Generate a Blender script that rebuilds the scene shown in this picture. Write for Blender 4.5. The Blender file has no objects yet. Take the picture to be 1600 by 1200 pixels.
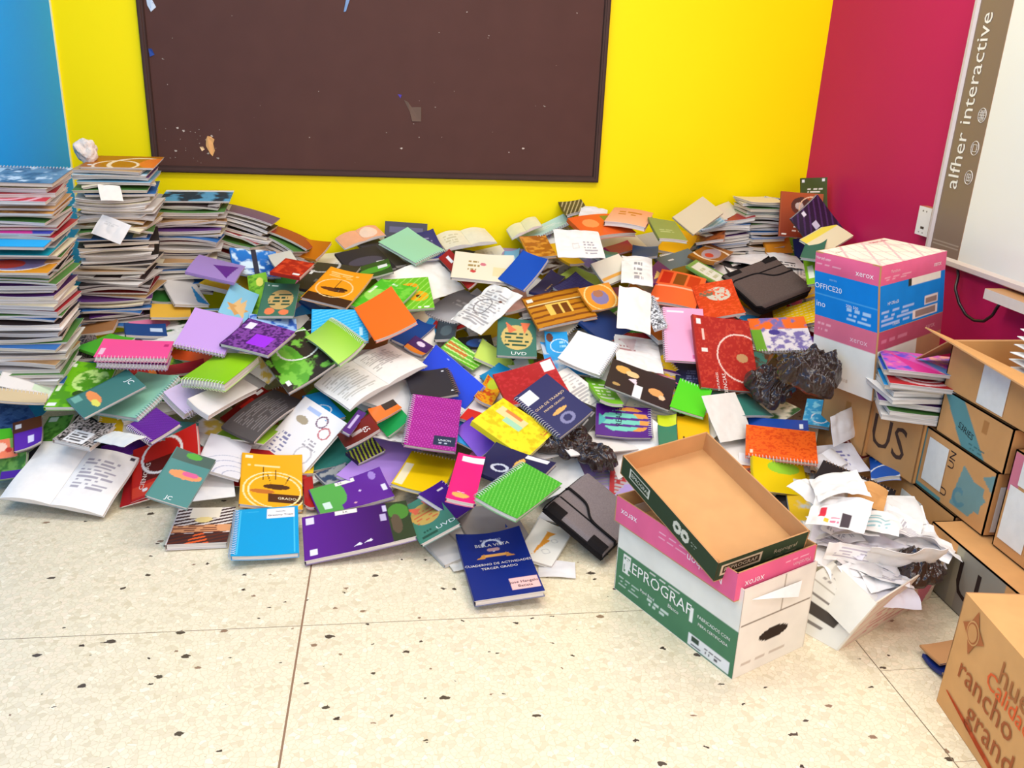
import bpy, math, random
import numpy as np
from mathutils import Vector, Matrix, Quaternion, noise as mnoise
random.seed(5)
RNG=np.random.RandomState(5)
# ---------------------------------------------------------------- camera, light, exposure
F_PX=1344.82;PITCH=0.348576;YAW=0.144703;ROLL=-0.041577;CAM_H=1.42
def cam_axes():
    cp,sp=math.cos(PITCH),math.sin(PITCH);cy,sy=math.cos(YAW),math.sin(YAW)
    f=np.array([sy*cp,cy*cp,-sp]);r=np.array([cy,-sy,0]);d=np.cross(f,r)
    cr,sr=math.cos(ROLL),math.sin(ROLL)
    return cr*r+sr*d,-sr*r+cr*d,f
_r,_d,_f=cam_axes()
sc=bpy.context.scene
COL=sc.collection
cam=bpy.data.cameras.new('camera');cam.sensor_width=36;cam.lens=F_PX/1600*36;cam.clip_start=.02
co=bpy.data.objects.new('camera',cam);COL.objects.link(co)
M=Matrix(((_r[0],-_d[0],-_f[0],0),(_r[1],-_d[1],-_f[1],0),(_r[2],-_d[2],-_f[2],CAM_H),(0,0,0,1)))
co.matrix_world=M;sc.camera=co
w=bpy.data.worlds.new('world');sc.world=w;w.use_nodes=True
w.node_tree.nodes['Background'].inputs[0].default_value=(1,.985,.96,1)
w.node_tree.nodes['Background'].inputs[1].default_value=1.0
for i,(x,y) in enumerate([(-.6,2.6),(1.2,2.6),(-.6,.6),(1.2,.6)]):
    l=bpy.data.lights.new('ceiling_tube_light','AREA');l.shape='RECTANGLE';l.size=1.2;l.size_y=.35;l.energy=(17,17,15,15)[i];l.color=(1,.975,.93)
    lo=bpy.data.objects.new('ceiling_tube_light',l);COL.objects.link(lo);lo.location=(x,y,2.85)
l=bpy.data.lights.new('wall_fill_light','AREA');l.shape='RECTANGLE';l.size=3.2;l.size_y=1.4;l.energy=60;l.color=(1,.98,.95)  # unseen fill lamp behind the camera, added to brighten the walls
lo=bpy.data.objects.new('wall_fill_light',l);COL.objects.link(lo);lo.location=(1.2,-1.6,2.0);lo.rotation_euler=(math.radians(75),0,math.radians(18))
sc.view_settings.view_transform='Standard';sc.view_settings.look='None';sc.view_settings.exposure=.3;sc.view_settings.gamma=1
sc.view_settings.use_curve_mapping=False
D=4.25;XL=-1.45;XR=2.09
# ---------------------------------------------------------------- colour and material helpers
def lin(hx):
    v=np.array([int(hx[i:i+2],16)/255 for i in (0,2,4)])
    return np.where(v<=.04045,v/12.92,((v+.055)/1.055)**2.4)**1.1*.88
def nodes(m):
    m.use_nodes=True;return m.node_tree.nodes,m.node_tree.links,m.node_tree.nodes['Principled BSDF']
def attr_mat(name,rough,spec=.5,grain=0.0,gscale=(60,60,60),coat=0):
    m=bpy.data.materials.new(name);n,l,b=nodes(m)
    a=n.new('ShaderNodeAttribute');a.attribute_name='tint'
    out=a.outputs['Color']
    if grain:
        tc=n.new('ShaderNodeTexCoord');mp=n.new('ShaderNodeMapping');mp.inputs['Scale'].default_value=gscale
        no=n.new('ShaderNodeTexNoise');no.inputs['Scale'].default_value=1;no.inputs['Detail'].default_value=2
        mr=n.new('ShaderNodeMapRange');mr.inputs[1].default_value=.3;mr.inputs[2].default_value=.7;mr.inputs[3].default_value=1-grain;mr.inputs[4].default_value=1+grain*.3
        mx=n.new('ShaderNodeVectorMath');mx.operation='SCALE'
        l.new(tc.outputs['Object'],mp.inputs[0]);l.new(mp.outputs[0],no.inputs['Vector']);l.new(no.outputs[0],mr.inputs[0])
        l.new(out,mx.inputs[0]);l.new(mr.outputs[0],mx.inputs['Scale']);out=mx.outputs[0]
    l.new(out,b.inputs['Base Color']);b.inputs['Roughness'].default_value=rough;b.inputs['Specular IOR Level'].default_value=spec
    if coat: b.inputs['Coat Weight'].default_value=coat;b.inputs['Coat Roughness'].default_value=.15
    return m
M_COVER=attr_mat('printed_cover',.42,.3)
M_PAPER=attr_mat('paper',.8,.2,.05,(40,40,40))
M_PAGES=attr_mat('page_edges',.9,.1,.38,(7,7,900))
M_CARD=attr_mat('cardboard',.8,.2,.07,(15,15,15))
M_WIRE=attr_mat('binding_wire',.35,.6)
M_FELT=attr_mat('felt',.95,.05,.18,(260,260,260))
def flat_mat(name,hx,rough=.6,nz=.04,sc_=3,metal=0):
    m=bpy.data.materials.new(name);n,l,b=nodes(m)
    c=np.clip(lin(hx)*1.14,0,1)
    tc=n.new('ShaderNodeTexCoord');no=n.new('ShaderNodeTexNoise');no.inputs['Scale'].default_value=sc_
    l.new(tc.outputs['Object'],no.inputs['Vector'])
    r=n.new('ShaderNodeValToRGB');r.color_ramp.elements[0].position=.3;r.color_ramp.elements[1].position=.7
    r.color_ramp.elements[0].color=(*(c*(1-nz)),1);r.color_ramp.elements[1].color=(*np.clip(c*(1+nz),0,1),1)
    l.new(no.outputs[0],r.inputs[0]);l.new(r.outputs[0],b.inputs['Base Color'])
    b.inputs['Roughness'].default_value=rough;b.inputs['Metallic'].default_value=metal;b.inputs['Specular IOR Level'].default_value=.15
    return m
# ---------------------------------------------------------------- art: colours over a unit rectangle (u right, v down)
def h2(ix,iy,s=0):
    n=np.sin(ix*127.1+iy*311.7+s*74.7)*43758.5453
    return n-np.floor(n)
def vnoise(x,y,s=0):
    xi=np.floor(x);yi=np.floor(y);fx=x-xi;fy=y-yi;fx=fx*fx*(3-2*fx);fy=fy*fy*(3-2*fy)
    a=h2(xi,yi,s);b=h2(xi+1,yi,s);c=h2(xi,yi+1,s);d=h2(xi+1,yi+1,s)
    return (a*(1-fx)+b*fx)*(1-fy)+(c*(1-fx)+d*fx)*fy
def paint(base,art,U,V,asp,seed=1):
    """asp = height/width; returns colours and text list"""
    c=np.empty(U.shape+(3,));c[:]=lin(base);texts=[]
    if art in ('','-'): return c,texts
    for op in art.split(';'):
        t=op.split()
        if not t: continue
        k=t[0]
        if k=='T':
            texts.append((float(t[1]),float(t[2]),float(t[3]),float(t[4]),t[5],' '.join(t[6:])));continue
        try: a=[float(x) for x in t[1:-1]]
        except ValueError: continue
        try: cl=lin(t[-1])
        except Exception: continue
        if k=='r': m=(U>=a[0])&(U<=a[2])&(V>=a[1])&(V<=a[3])
        elif k=='e': m=((U-a[0])/a[2])**2+((V-a[1])/a[3])**2<=1
        elif k=='o':
            rr=np.sqrt((U-a[0])**2+((V-a[1])*asp)**2);m=abs(rr-a[2])<=max(a[3],.013)
        elif k=='n':
            f=vnoise(U*a[0],V*a[0]*asp,seed)*.6+vnoise(U*a[0]*2.3,V*a[0]*2.3*asp,seed+3)*.25+vnoise(U*a[0]*6,V*a[0]*6*asp,seed+5)*.15
            if a[0]<=14:
                k_=np.clip((f-a[1]+.09)/.18,0,1)[...,None];k_=k_*k_*(3-2*k_);c=c*(1-k_)+cl*k_;continue
            m=f>a[1]
        elif k=='s':
            an=math.radians(a[0]);ph=(U*math.cos(an)+V*asp*math.sin(an))*a[1];m=(ph-np.floor(ph))<a[2]
        elif k=='q':
            m=np.ones(U.shape,bool);P=[(a[0],a[1]),(a[2],a[3]),(a[4],a[5])]
            ar=(P[1][0]-P[0][0])*(P[2][1]-P[0][1])-(P[1][1]-P[0][1])*(P[2][0]-P[0][0]);sg=1 if ar>0 else -1
            for i in range(3):
                p=P[i];q=P[(i+1)%3];m&=sg*((q[0]-p[0])*(V-p[1])-(q[1]-p[1])*(U-p[0]))>=0
        elif k=='l':
            n=int(a[4]);vv=(V-a[1])/(a[3]-a[1]+1e-9);uu=(U-a[0])/(a[2]-a[0]+1e-9)
            row=np.floor(vv*n);fr=vv*n-row
            m=(uu>=0)&(uu<=1)&(vv>=0)&(vv<1)&(fr>.25)&(fr<.75)&(h2(np.floor(uu*11+row*3.3),row,seed)>.22)&(uu<.72+.28*h2(row,row*2,seed))
        elif k=='g': c=c*(1-V[...,None])+cl*V[...,None];continue
        elif k=='G': c=c*(1-U[...,None])+cl*U[...,None];continue
        else: continue
        c[m]=cl
    return c,texts
# ---------------------------------------------------------------- text as geometry
_tc={}
def text_geo(s):
    if s in _tc: return _tc[s]
    cu=bpy.data.curves.new('t','FONT');cu.body=s;cu.resolution_u=2;cu.align_x='CENTER';cu.align_y='CENTER';cu.size=1
    o=bpy.data.objects.new('t',cu);COL.objects.link(o)
    dg=bpy.context.evaluated_depsgraph_get();me=o.evaluated_get(dg).to_mesh()
    v=np.array([x.co[:2] for x in me.vertices]).reshape(-1,2);f=[tuple(p.vertices) for p in me.polygons]
    o.evaluated_get(dg).to_mesh_clear();bpy.data.objects.remove(o);bpy.data.curves.remove(cu)
    _tc[s]=(v,f);return _tc[s]
# ---------------------------------------------------------------- mesh accumulator
class Acc:
    def __init__(s): s.V=[];s.C=[];s.L=[];s.N=[];s.M=[];s.n=0;s.S=[]
    def add(s,v,faces,col,mat=0,smooth=False):
        v=np.asarray(v,float).reshape(-1,3);c=np.asarray(col,float)
        if c.ndim==1: c=np.tile(c,(len(v),1))
        s.V.append(v);s.C.append(c.reshape(-1,3))
        if isinstance(faces,np.ndarray):
            s.L.append((faces+s.n).ravel());s.N.append(np.full(len(faces),faces.shape[1]))
            k=len(faces)
        else:
            k=len(faces)
            s.L.append(np.array([i+s.n for f in faces for i in f],int));s.N.append(np.array([len(f) for f in faces],int))
        s.M.append(np.full(k,mat));s.S.append(np.full(k,smooth));s.n+=len(v)
    def grid(s,P,col,mat=0,flip=False,smooth=False):
        nu,nv=P.shape[:2]
        i=np.arange(nu*nv).reshape(nu,nv)
        f=np.stack([i[:-1,:-1],i[1:,:-1],i[1:,1:],i[:-1,1:]],-1).reshape(-1,4)
        if flip: f=f[:,::-1]
        s.add(P.reshape(-1,3),f,col if np.ndim(col)==1 else col.reshape(-1,3),mat,smooth)
    def text(s,size,ang,st,col,fn,mat=0):
        v,f=text_geo(st)
        if not len(v): return
        a=math.radians(ang);x=v[:,0]*size;y=v[:,1]*size
        s.add(fn(x*math.cos(a)-y*math.sin(a),x*math.sin(a)+y*math.cos(a)),f,lin(col),mat)
    def tube(s,pts,r,col,seg=5,closed=False,mat=0):
        pts=np.asarray(pts,float);n=len(pts)
        tg=np.roll(pts,-1,0)-np.roll(pts,1,0) if closed else np.gradient(pts,axis=0)
        tg/=np.linalg.norm(tg,axis=1)[:,None]+1e-12
        up=np.array([0.13,.21,.97]);a=np.cross(tg,up);a/=np.linalg.norm(a,axis=1)[:,None]+1e-12;b=np.cross(tg,a)
        an=np.linspace(0,2*np.pi,seg,endpoint=False)
        R_=np.broadcast_to(np.asarray(r,float),(n,))
        P=pts[:,None]+R_[:,None,None]*(a[:,None]*np.cos(an)[None,:,None]+b[:,None]*np.sin(an)[None,:,None])
        i=np.arange(n*seg).reshape(n,seg);j=np.roll(i,-1,1)
        if closed: i2=np.roll(i,-1,0);j2=np.roll(j,-1,0)
        else: i2=i[1:];j2=j[1:];i=i[:-1];j=j[:-1]
        s.add(P.reshape(-1,3),np.stack([i,j,j2,i2],-1).reshape(-1,4),col,mat,True)
    def build(s,name,mats,parent=None):
        me=bpy.data.meshes.new(name);V=np.concatenate(s.V);L=np.concatenate(s.L).astype(np.int32);N=np.concatenate(s.N).astype(np.int32)
        me.vertices.add(len(V));me.vertices.foreach_set('co',V.astype(np.float32).ravel())
        me.loops.add(len(L));me.loops.foreach_set('vertex_index',L)
        me.polygons.add(len(N));st=np.concatenate([[0],np.cumsum(N)[:-1]]).astype(np.int32)
        me.polygons.foreach_set('loop_start',st);me.polygons.foreach_set('loop_total',N)
        for m in (mats if isinstance(mats,(list,tuple)) else [mats]): me.materials.append(m)
        me.polygons.foreach_set('material_index',np.concatenate(s.M).astype(np.int32))
        me.polygons.foreach_set('use_smooth',np.concatenate(s.S).astype(bool))
        me.update(calc_edges=True)
        at=me.attributes.new('tint','FLOAT_COLOR','POINT');C=np.concatenate(s.C);C4=np.ones((len(C),4),np.float32);C4[:,:3]=C
        at.data.foreach_set('color',C4.ravel());me.validate()
        o=bpy.data.objects.new(name,me);COL.objects.link(o)
        if parent: o.parent=parent
        return o
def root(name,label,cat,loc,rot=None,group=None):
    o=bpy.data.objects.new(name,None);o.empty_display_size=.02;COL.objects.link(o);o.location=loc
    if rot is not None: o.rotation_mode='QUATERNION';o.rotation_quaternion=rot
    o['label']=label;o['category']=cat
    if group: o['group']=group
    return o
def tag(o,label,cat,group=None):
    o['label']=label;o['category']=cat
    if group: o['group']=group
    return o
def slab(acc,w,h,z0,z1,nx,ny,dz,col,sidecol=None,mat=0,x0=None,x1=None,ztop=None,smooth=True):
    xs=np.linspace(-w/2 if x0 is None else x0,w/2 if x1 is None else x1,nx);ys=np.linspace(h/2,-h/2,ny)
    X,Y=np.meshgrid(xs,ys,indexing='ij');Z=dz(X,Y)
    zt=Z+(z1 if ztop is None else ztop(X,Y))
    top=np.stack([X,Y,zt],-1);bot=np.stack([X,Y,Z+z0],-1)
    sd=col if sidecol is None else sidecol
    if np.ndim(sd)>1: sd=sd.reshape(-1,3).mean(0)
    acc.grid(top,col,mat,flip=True,smooth=smooth);acc.grid(bot,sd,mat,smooth=smooth)
    for sl,fl in ((np.s_[0,:],True),(np.s_[-1,:],False),(np.s_[:,0],False),(np.s_[:,-1],True)):
        acc.grid(np.stack([bot[sl],top[sl]],1),sd,mat,flip=fl)
    return X,Y,zt
CELL=.0032
def spiral(par,w,h,T,side,dz,base,dark=False):
    a=Acc();r=T/2+.0035;L=h if side in 'LR' else w;n=max(6,int((L-.02)/.0105))
    colr=lin(base)*.35+lin('f0eeee')*.65
    if dark: colr=lin('8a6a50')
    an=np.linspace(0,2*np.pi,9,endpoint=False)
    for i in range(n):
        p=-L/2+.01+(L-.02)*i/(n-1)
        e={'L':-w/2+.003,'R':w/2-.003,'T':h/2-.003,'B':-h/2+.003}[side]
        ca=e+r*np.cos(an);zz=T/2+r*np.sin(an)
        if side in 'LR': P=np.stack([ca,np.full(9,p)+an*.0008,zz],-1);z=float(dz(np.array(e),np.array(p)))
        else: P=np.stack([np.full(9,p)+an*.0008,ca,zz],-1);z=float(dz(np.array(p),np.array(e)))
        P[:,2]+=z;a.tube(P,.0014,colr,4,True)
    return a.build('spiral_binding',M_WIRE,par)
def make_dz(w,h,bend,curl,cc):
    def dz(X,Y):
        z=bend*(1-(2*X/w)**2)
        for k,(sx,sy) in enumerate(((-1,1),(1,1),(1,-1),(-1,-1))):
            if curl[k]:
                s=np.clip((X*sx/w+Y*sy/h)+cc,0,1);z=z+curl[k]*s*s*2
        return z
    return dz
PAGE='efe6dc'
def book(kind,T,c,q,w,h,side,bend,base,art,label,detail=True,name=None,group=None,cat=None,pagecol=None,seed=None,cell=CELL,base_at_bottom=False):
    q=Quaternion(q);n=q@Vector((0,0,1));loc=Vector(c)-(n*T if not base_at_bottom else Vector((0,0,0)))
    seed=seed if seed is not None else RNG.randint(1000)
    nm={'S':'spiral_notebook','W':'workbook','P':'paper_sheet','O':'open_book','F':'felt_case'}[kind] if not name else name
    ct={'S':'notebook','W':'workbook','P':'paper','O':'open book','F':'felt case'}[kind] if not cat else cat
    rt=root(nm,label,ct,loc,q,group)
    curl=[0,0,0,0]
    if detail and kind in 'SW':
        for k in RNG.choice(4,2,replace=False): curl[k]=RNG.choice([0,.004,.008,.014])
    dz=make_dz(w,h,bend,curl,-.25)
    fancy=art not in ('','-')
    cl=cell if fancy else .03
    nx=max(3,int(w/cl)+1);ny=max(3,int(h/cl)+1)
    if not fancy: nx=ny=10
    U,V=np.meshgrid(np.linspace(0,1,nx),np.linspace(0,1,ny),indexing='ij')
    col,texts=paint(base,art,U,V,h/w,seed)
    pc=lin(pagecol or PAGE)
    def puttext(a,zt,mat=0):
        for (u,v,s,ang,tcl,st) in texts:
            def fn(x,y,u=u,v=v):
                X=(u-.5)*w+x;Y=(.5-v)*h+y
                return np.stack([X,Y,zt(X,Y)+.0006],-1)
            a.text(s*h,ang,st,tcl,fn,mat)
    if kind in 'SW':
        ct_=min(.0015,T*.15)
        a=Acc();slab(a,w,h,T-ct_,T,nx,ny,dz,col,lin(base)*.8 if kind=='S' else lin('f2ece6')*.9)
        puttext(a,lambda X,Y:dz(X,Y)+T);a.build('front_cover',M_COVER,rt)
        a=Acc();i=.0035;slab(a,w-2*i,h-2*i,ct_*.7,T-ct_,8,8,dz,pc);a.build('pages',M_PAGES,rt)
        if detail:
            a=Acc();slab(a,w,h,0,ct_*.7,8,8,dz,lin(base)*.7+lin('ffffff')*.2);a.build('back_cover',M_COVER,rt)
        if kind=='W' and detail:
            a=Acc();e=-w/2
            ys=np.linspace(-h/2,h/2,8);P=np.array([[e+.0004,y,float(dz(np.array(e),np.array(y)))+T/2] for y in ys])
            g=np.stack([P+[-.0008,0,-T/2],P+[-.0012,0,0],P+[-.0008,0,T/2],P+[.003,0,T/2+.0003]],1)
            a.grid(g,lin(base)*.85);a.build('spine',M_COVER,rt)
        if kind=='S': spiral(rt,w,h,T,side,dz,base,base in('38343a','302a2c'))
    elif kind=='P':
        am=bend
        def dzp(X,Y):
            x=X/.2;y=Y/.2
            z=am*(.9*np.abs(vnoise(x*2.3+seed,y*2.3+3,seed)-.5)*2+.5*np.abs(vnoise(x*5+9,y*5+seed,seed+1)-.5)*2)
            return z+am*(1-(2*X/w)**2)*.5
        nx=max(nx,26);ny=max(ny,26);U,V=np.meshgrid(np.linspace(0,1,nx),np.linspace(0,1,ny),indexing='ij');col,texts=paint(base,art,U,V,h/w,seed)
        a=Acc();slab(a,w,h,0,min(T,.002),nx,ny,dzp,col)
        puttext(a,lambda X,Y:dzp(X,Y)+min(T,.002))
        COLS=a.build('sheet',M_PAPER,rt)
    elif kind=='O':
        def zt(X,Y):
            s=np.abs(X)/(w/2);return .003+(T-.003)*(.25+.75*np.sin(np.pi*(s*.9+.1)))*(1+.08*np.sin(Y*30+X*9))
        dzo=make_dz(w,h,bend*.5,[0,0,0,0],0)
        rip=lambda X,Y: dzo(X,Y)+bend*.22*(np.sin(Y*28+X*20)+.6*np.sin(X*45-Y*14))*(np.abs(X)/(w/2))
        for s_,nm_ in ((-1,'left_pages'),(1,'right_pages')):
            n2=max(14,int(w/2/cl)+1);u0=0 if s_<0 else .5
            U,V=np.meshgrid(np.linspace(u0,u0+.5,n2),np.linspace(0,1,max(ny,16)),indexing='ij')
            cc_,_=paint(base,art,U,V,h/w,seed);a=Acc()
            slab(a,w,h,.0022,.0,n2,max(ny,16),rip,cc_,pc,0,-w/2+.003 if s_<0 else .0004,-.0004 if s_<0 else w/2-.003,zt);a.build(nm_,M_PAPER,rt)
        a=Acc();slab(a,w,h,0,.002,14,8,rip,lin('c8c4c0'));a.build('cover',M_COVER,rt)
    elif kind=='F': felt(rt,w,h,T,art,base,label)
    return rt
def felt(rt,w,h,T,art,base,label):
    g=lin(base);dk=lin('2e2a2a')
    sw='large' in label      # upper case lies with its thick edge towards the camera
    def mp(P):
        P=np.array(P,float)
        if sw: P=np.stack([P[...,1],-P[...,0],P[...,2]],-1)
        return P
    W,H=(h,w) if sw else (w,h)   # W: from thick edge (x=-W/2) to flap hinge
    nx,ny=30,30
    def shape(nx,ny,x0,x1,zf,edge=None):
        s=np.linspace(0,1,nx);t=np.linspace(-1,1,ny);S_,T_=np.meshgrid(s,t,indexing='ij')
        X=(x0(T_) if callable(x0) else x0)+(x1-(x0(T_) if callable(x0) else x0))*S_;Y=T_*H/2
        r=.03
        # rounded outer corners at hinge side
        over=np.clip(np.abs(Y)-(H/2-r),0,r);lim=W/2-r+np.sqrt(np.maximum(r*r-over*over,0));X=np.minimum(X,lim)
        return np.stack([X,Y,zf(X,Y)],-1)
    ez=lambda X,Y: T*(1-.35*np.clip((np.abs(X)/(W/2)-.9)/.1,0,1)**2-.35*np.clip((np.abs(Y)/(H/2)-.93)/.07,0,1)**2)
    a=Acc();top=shape(nx,ny,-W/2,W/2,ez);bot=shape(nx,ny,-W/2,W/2,lambda X,Y:X*0+.001)
    flip=False
    a.grid(mp(top),g,flip=False,smooth=True);a.grid(mp(bot),g,flip=True)
    for sl in (np.s_[0,:],np.s_[-1,:],np.s_[:,0],np.s_[:,-1]): a.grid(mp(np.stack([bot[sl],top[sl]],1)),dk if sl==np.s_[0,:] or True else g)
    a.build('body',M_FELT,rt)
    wave=lambda t: -W*.12+W*.2*np.tanh((t-.1)*5)*.55
    fz=lambda X,Y: ez(X,Y)+.006
    a=Acc();ft=shape(20,40,wave,W/2-.001,fz);fb=shape(20,40,wave,W/2-.001,lambda X,Y:ez(X,Y)+.001)
    a.grid(mp(ft),g*1.08,smooth=True);a.grid(mp(fb),g,flip=True)
    for sl in (np.s_[0,:],np.s_[-1,:],np.s_[:,0],np.s_[:,-1]): a.grid(mp(np.stack([fb[sl],ft[sl]],1)),dk)
    fl=a.build('flap',M_FELT,rt)
    a=Acc();a.tube(mp(ft[0]),.0042,dk,6);a.build('flap_piping',M_FELT,fl)
    a=Acc();t=np.linspace(-1,1,20);P=np.stack([np.full(20,-W*.22),t*H/2,ez(np.full(20,-W*.22),t*H/2)+.001],-1);a.tube(mp(P),.0028,dk,5);a.build('seam',M_FELT,rt)
    a=Acc();per=np.concatenate([top[0,:],top[1:,-1],top[-1,::-1][1:],top[::-1,0][1:-1]]);a.tube(mp(per),.0035,dk,5,True);a.build('edge_trim',M_FELT,rt)
    for s_ in (-1,1):
        a=Acc();x=np.linspace(-W/2-.002,-W/2+.035,5);y=np.linspace(s_*H*.47,s_*H*.22,8);X,Y=np.meshgrid(x,y,indexing='ij')
        a.grid(mp(np.stack([X,Y,ez(np.clip(X,-W/2,W/2),Y)+.0018],-1)),dk,flip=s_>0);z=np.array([.004,T*.68]);Y2,Z2=np.meshgrid(y,z,indexing='ij')
        a.grid(mp(np.stack([np.full(Y2.shape,-W/2-.0022),Y2,Z2],-1)),dk);a.build('corner_band',M_FELT,rt)
# ---------------------------------------------------------------- panels for boxes
def panel(a,P00,P10,P11,P01,base,art='',mat=0,th=.004,inner='d0a070',seed=1,cell=.004,bulge=0):
    """P00 top-left, P10 top-right, P11 bottom-right, P01 bottom-left seen from outside"""
    P00,P10,P11,P01=[np.array(p,float) for p in (P00,P10,P11,P01)]
    w=np.linalg.norm(P10-P00);h=np.linalg.norm(P01-P00)
    fancy=art not in('','-');nx=int(w/cell)+2 if fancy else 9;ny=int(h/cell)+2 if fancy else 9
    U,V=np.meshgrid(np.linspace(0,1,nx),np.linspace(0,1,ny),indexing='ij')
    def pos(u,v,o=0):
        u=np.asarray(u)[...,None];v=np.asarray(v)[...,None]
        p=(P00*(1-u)+P10*u)*(1-v)+(P01*(1-u)+P11*u)*v
        nrm=np.cross(P01-P00,P10-P00);nrm/=np.linalg.norm(nrm)
        return p+nrm*(o+bulge*np.sin(np.pi*u)*np.sin(np.pi*v))
    c,tx=paint(base,art,U,V,h/w,seed)
    out=pos(U,V);a.grid(out,c,mat,flip=True)
    inn=pos(U,V,-th)
    a.grid(inn[::max(1,nx//8)][:,::1] if False else inn,lin(inner),mat)
    for sl,fl in ((np.s_[0,:],True),(np.s_[-1,:],False),(np.s_[:,0],False),(np.s_[:,-1],True)):
        a.grid(np.stack([inn[sl],out[sl]],1),lin('c89868') if inner!='f2efe6' else lin('e8e0d0'),mat,flip=fl)
    for (u,v,s,ang,tcl,st) in tx:
        def fn(x,y): return pos(u+x/w,v-y/h,.0008)
        a.text(s*h,ang,st,tcl,fn,mat)
def hexa(name,label,cat,B,Tp,faces,base,inner='d0a070',bottom=True,parts=None,group=None,body='body',bulge=0):
    """B, Tp: four base / top corners, counter-clockwise seen from above; faces: dict side->art (side i joins corner i to i+1)"""
    B=[np.array(b,float) for b in B];Tp=[np.array(b,float) for b in Tp]
    o=np.mean(B,0);rt=root(name,label,cat,o,None,group)
    B=[b-o for b in B];Tp=[b-o for b in Tp];a=Acc()
    for i in range(4):
        j=(i+1)%4;art=faces.get(i,'-');bs=base
        if isinstance(art,tuple): bs,art=art
        if art is None: continue
        panel(a,Tp[i],Tp[j],B[j],B[i],bs,art,inner=inner,bulge=bulge)
    if bottom: panel(a,B[0]+[0,0,.002],B[1]+[0,0,.002],B[2]+[0,0,.002],B[3]+[0,0,.002],inner,'-',inner=inner,th=-.002)
    if 'top' in faces:
        art=faces['top'];bs=base
        if isinstance(art,tuple): bs,art=art
        panel(a,Tp[3],Tp[2],Tp[1],Tp[0],bs,art,inner=inner)
    a.build(body,M_CARD,rt)
    return rt,o
def rect(c,yaw,lx,ly,z):
    a=math.radians(yaw);ux=np.array([math.cos(a),math.sin(a),0]);uy=np.array([-ux[1],ux[0],0]);c=np.array([c[0],c[1],z])
    return [c,c+ux*lx,c+ux*lx+uy*ly,c+uy*ly]
def sticker(rt,o,name,P,base,art,label=None,seed=3):
    a=Acc();P=[np.array(p,float)-o for p in P]
    panel(a,*P,base,art,th=-.001,inner='f2efe6',seed=seed,cell=.003);s=a.build(name,M_PAPER,rt)
    if label: s['label']=label
    return s
# ---------------------------------------------------------------- room shell
def struct(name,P,mat):
    me=bpy.data.meshes.new(name);me.from_pydata([tuple(p) for p in P],[],[(0,1,2,3),(7,6,5,4),(0,4,5,1),(1,5,6,2),(2,6,7,3),(3,7,4,0)]);me.materials.append(mat);me.update()
    o=bpy.data.objects.new(name,me);COL.objects.link(o);o['kind']='structure';return o
def wbox(x0,y0,z0,x1,y1,z1): return [(x0,y0,z0),(x0,y1,z0),(x1,y1,z0),(x1,y0,z0),(x0,y0,z1),(x0,y1,z1),(x1,y1,z1),(x1,y0,z1)]
MY=flat_mat('yellow_wall_paint','ffe600',.45,.02,1.5);MB=flat_mat('blue_wall_paint','00a8ff',.5,.02,1.5);MR=flat_mat('magenta_wall_paint','c4245e',.5,.05,1.2)
struct('wall_back',wbox(XL-.1,D,0,XR+.1,D+.1,3),MY)
struct('wall_left',wbox(XL-.1,-1.2,0,XL,D,3),MB)
struct('wall_right',wbox(XR,-1.2,0,XR+.1,D,3),MR)
struct('trim_1',wbox(XL-.0005,D-.007,0,XL+.006,D+.001,3),flat_mat('cream_corner_paint','f4ecb0',.5))
# terrazzo floor
mf=bpy.data.materials.new('terrazzo');n,l,b=nodes(mf)
tc=n.new('ShaderNodeTexCoord')
def mth(op,a,b_=None,c_=None):
    x=n.new('ShaderNodeMath');x.operation=op
    for i,v in enumerate((a,b_,c_)):
        if v is None: continue
        if hasattr(v,'is_output') or hasattr(v,'links'): l.new(v,x.inputs[i])
        else: x.inputs[i].default_value=v
    return x.outputs[0]
def mixc(f,a,b_):
    x=n.new('ShaderNodeMix');x.data_type='RGBA'
    l.new(f,x.inputs[0]) if hasattr(f,'links') else setattr(x.inputs[0],'default_value',f)
    for i,v in ((6,a),(7,b_)):
        if hasattr(v,'links'): l.new(v,x.inputs[i])
        else: x.inputs[i].default_value=(*v,1)
    return x.outputs[2]
P_=tc.outputs['Object']
dn=n.new('ShaderNodeTexNoise');dn.inputs['Scale'].default_value=55;l.new(P_,dn.inputs['Vector'])
wp=n.new('ShaderNodeVectorMath');wp.operation='MULTIPLY_ADD';l.new(dn.outputs['Color'],wp.inputs[0]);wp.inputs[1].default_value=(.018,.018,0);l.new(P_,wp.inputs[2])
v1=n.new('ShaderNodeTexVoronoi');v1.inputs['Scale'].default_value=72;v1.voronoi_dimensions='2D';l.new(wp.outputs[0],v1.inputs['Vector'])
v1e=n.new('ShaderNodeTexVoronoi');v1e.feature='DISTANCE_TO_EDGE';v1e.inputs['Scale'].default_value=72;v1e.voronoi_dimensions='2D';l.new(wp.outputs[0],v1e.inputs['Vector'])
sp=n.new('ShaderNodeSeparateColor');l.new(v1.outputs['Color'],sp.inputs[0])
peb=n.new('ShaderNodeValToRGB')
cr=peb.color_ramp;cr.elements[0].position=0;cr.elements[0].color=(*lin('e0d2b2'),1);cr.elements[1].position=1;cr.elements[1].color=(*lin('faf0d6'),1)
for ps,cx in ((.12,'e8dcc0'),(.5,'f0e5c8'),(.9,'f4e4c8')):
    e=cr.elements.new(ps);e.color=(*lin(cx),1)
l.new(sp.outputs[0],peb.inputs[0])
edge=mth('SMOOTH_MIN',mth('MULTIPLY',v1e.outputs['Distance'],13.0),1.0,.2)
col=mixc(edge,tuple(lin('dccca6')),peb.outputs[0])
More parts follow.
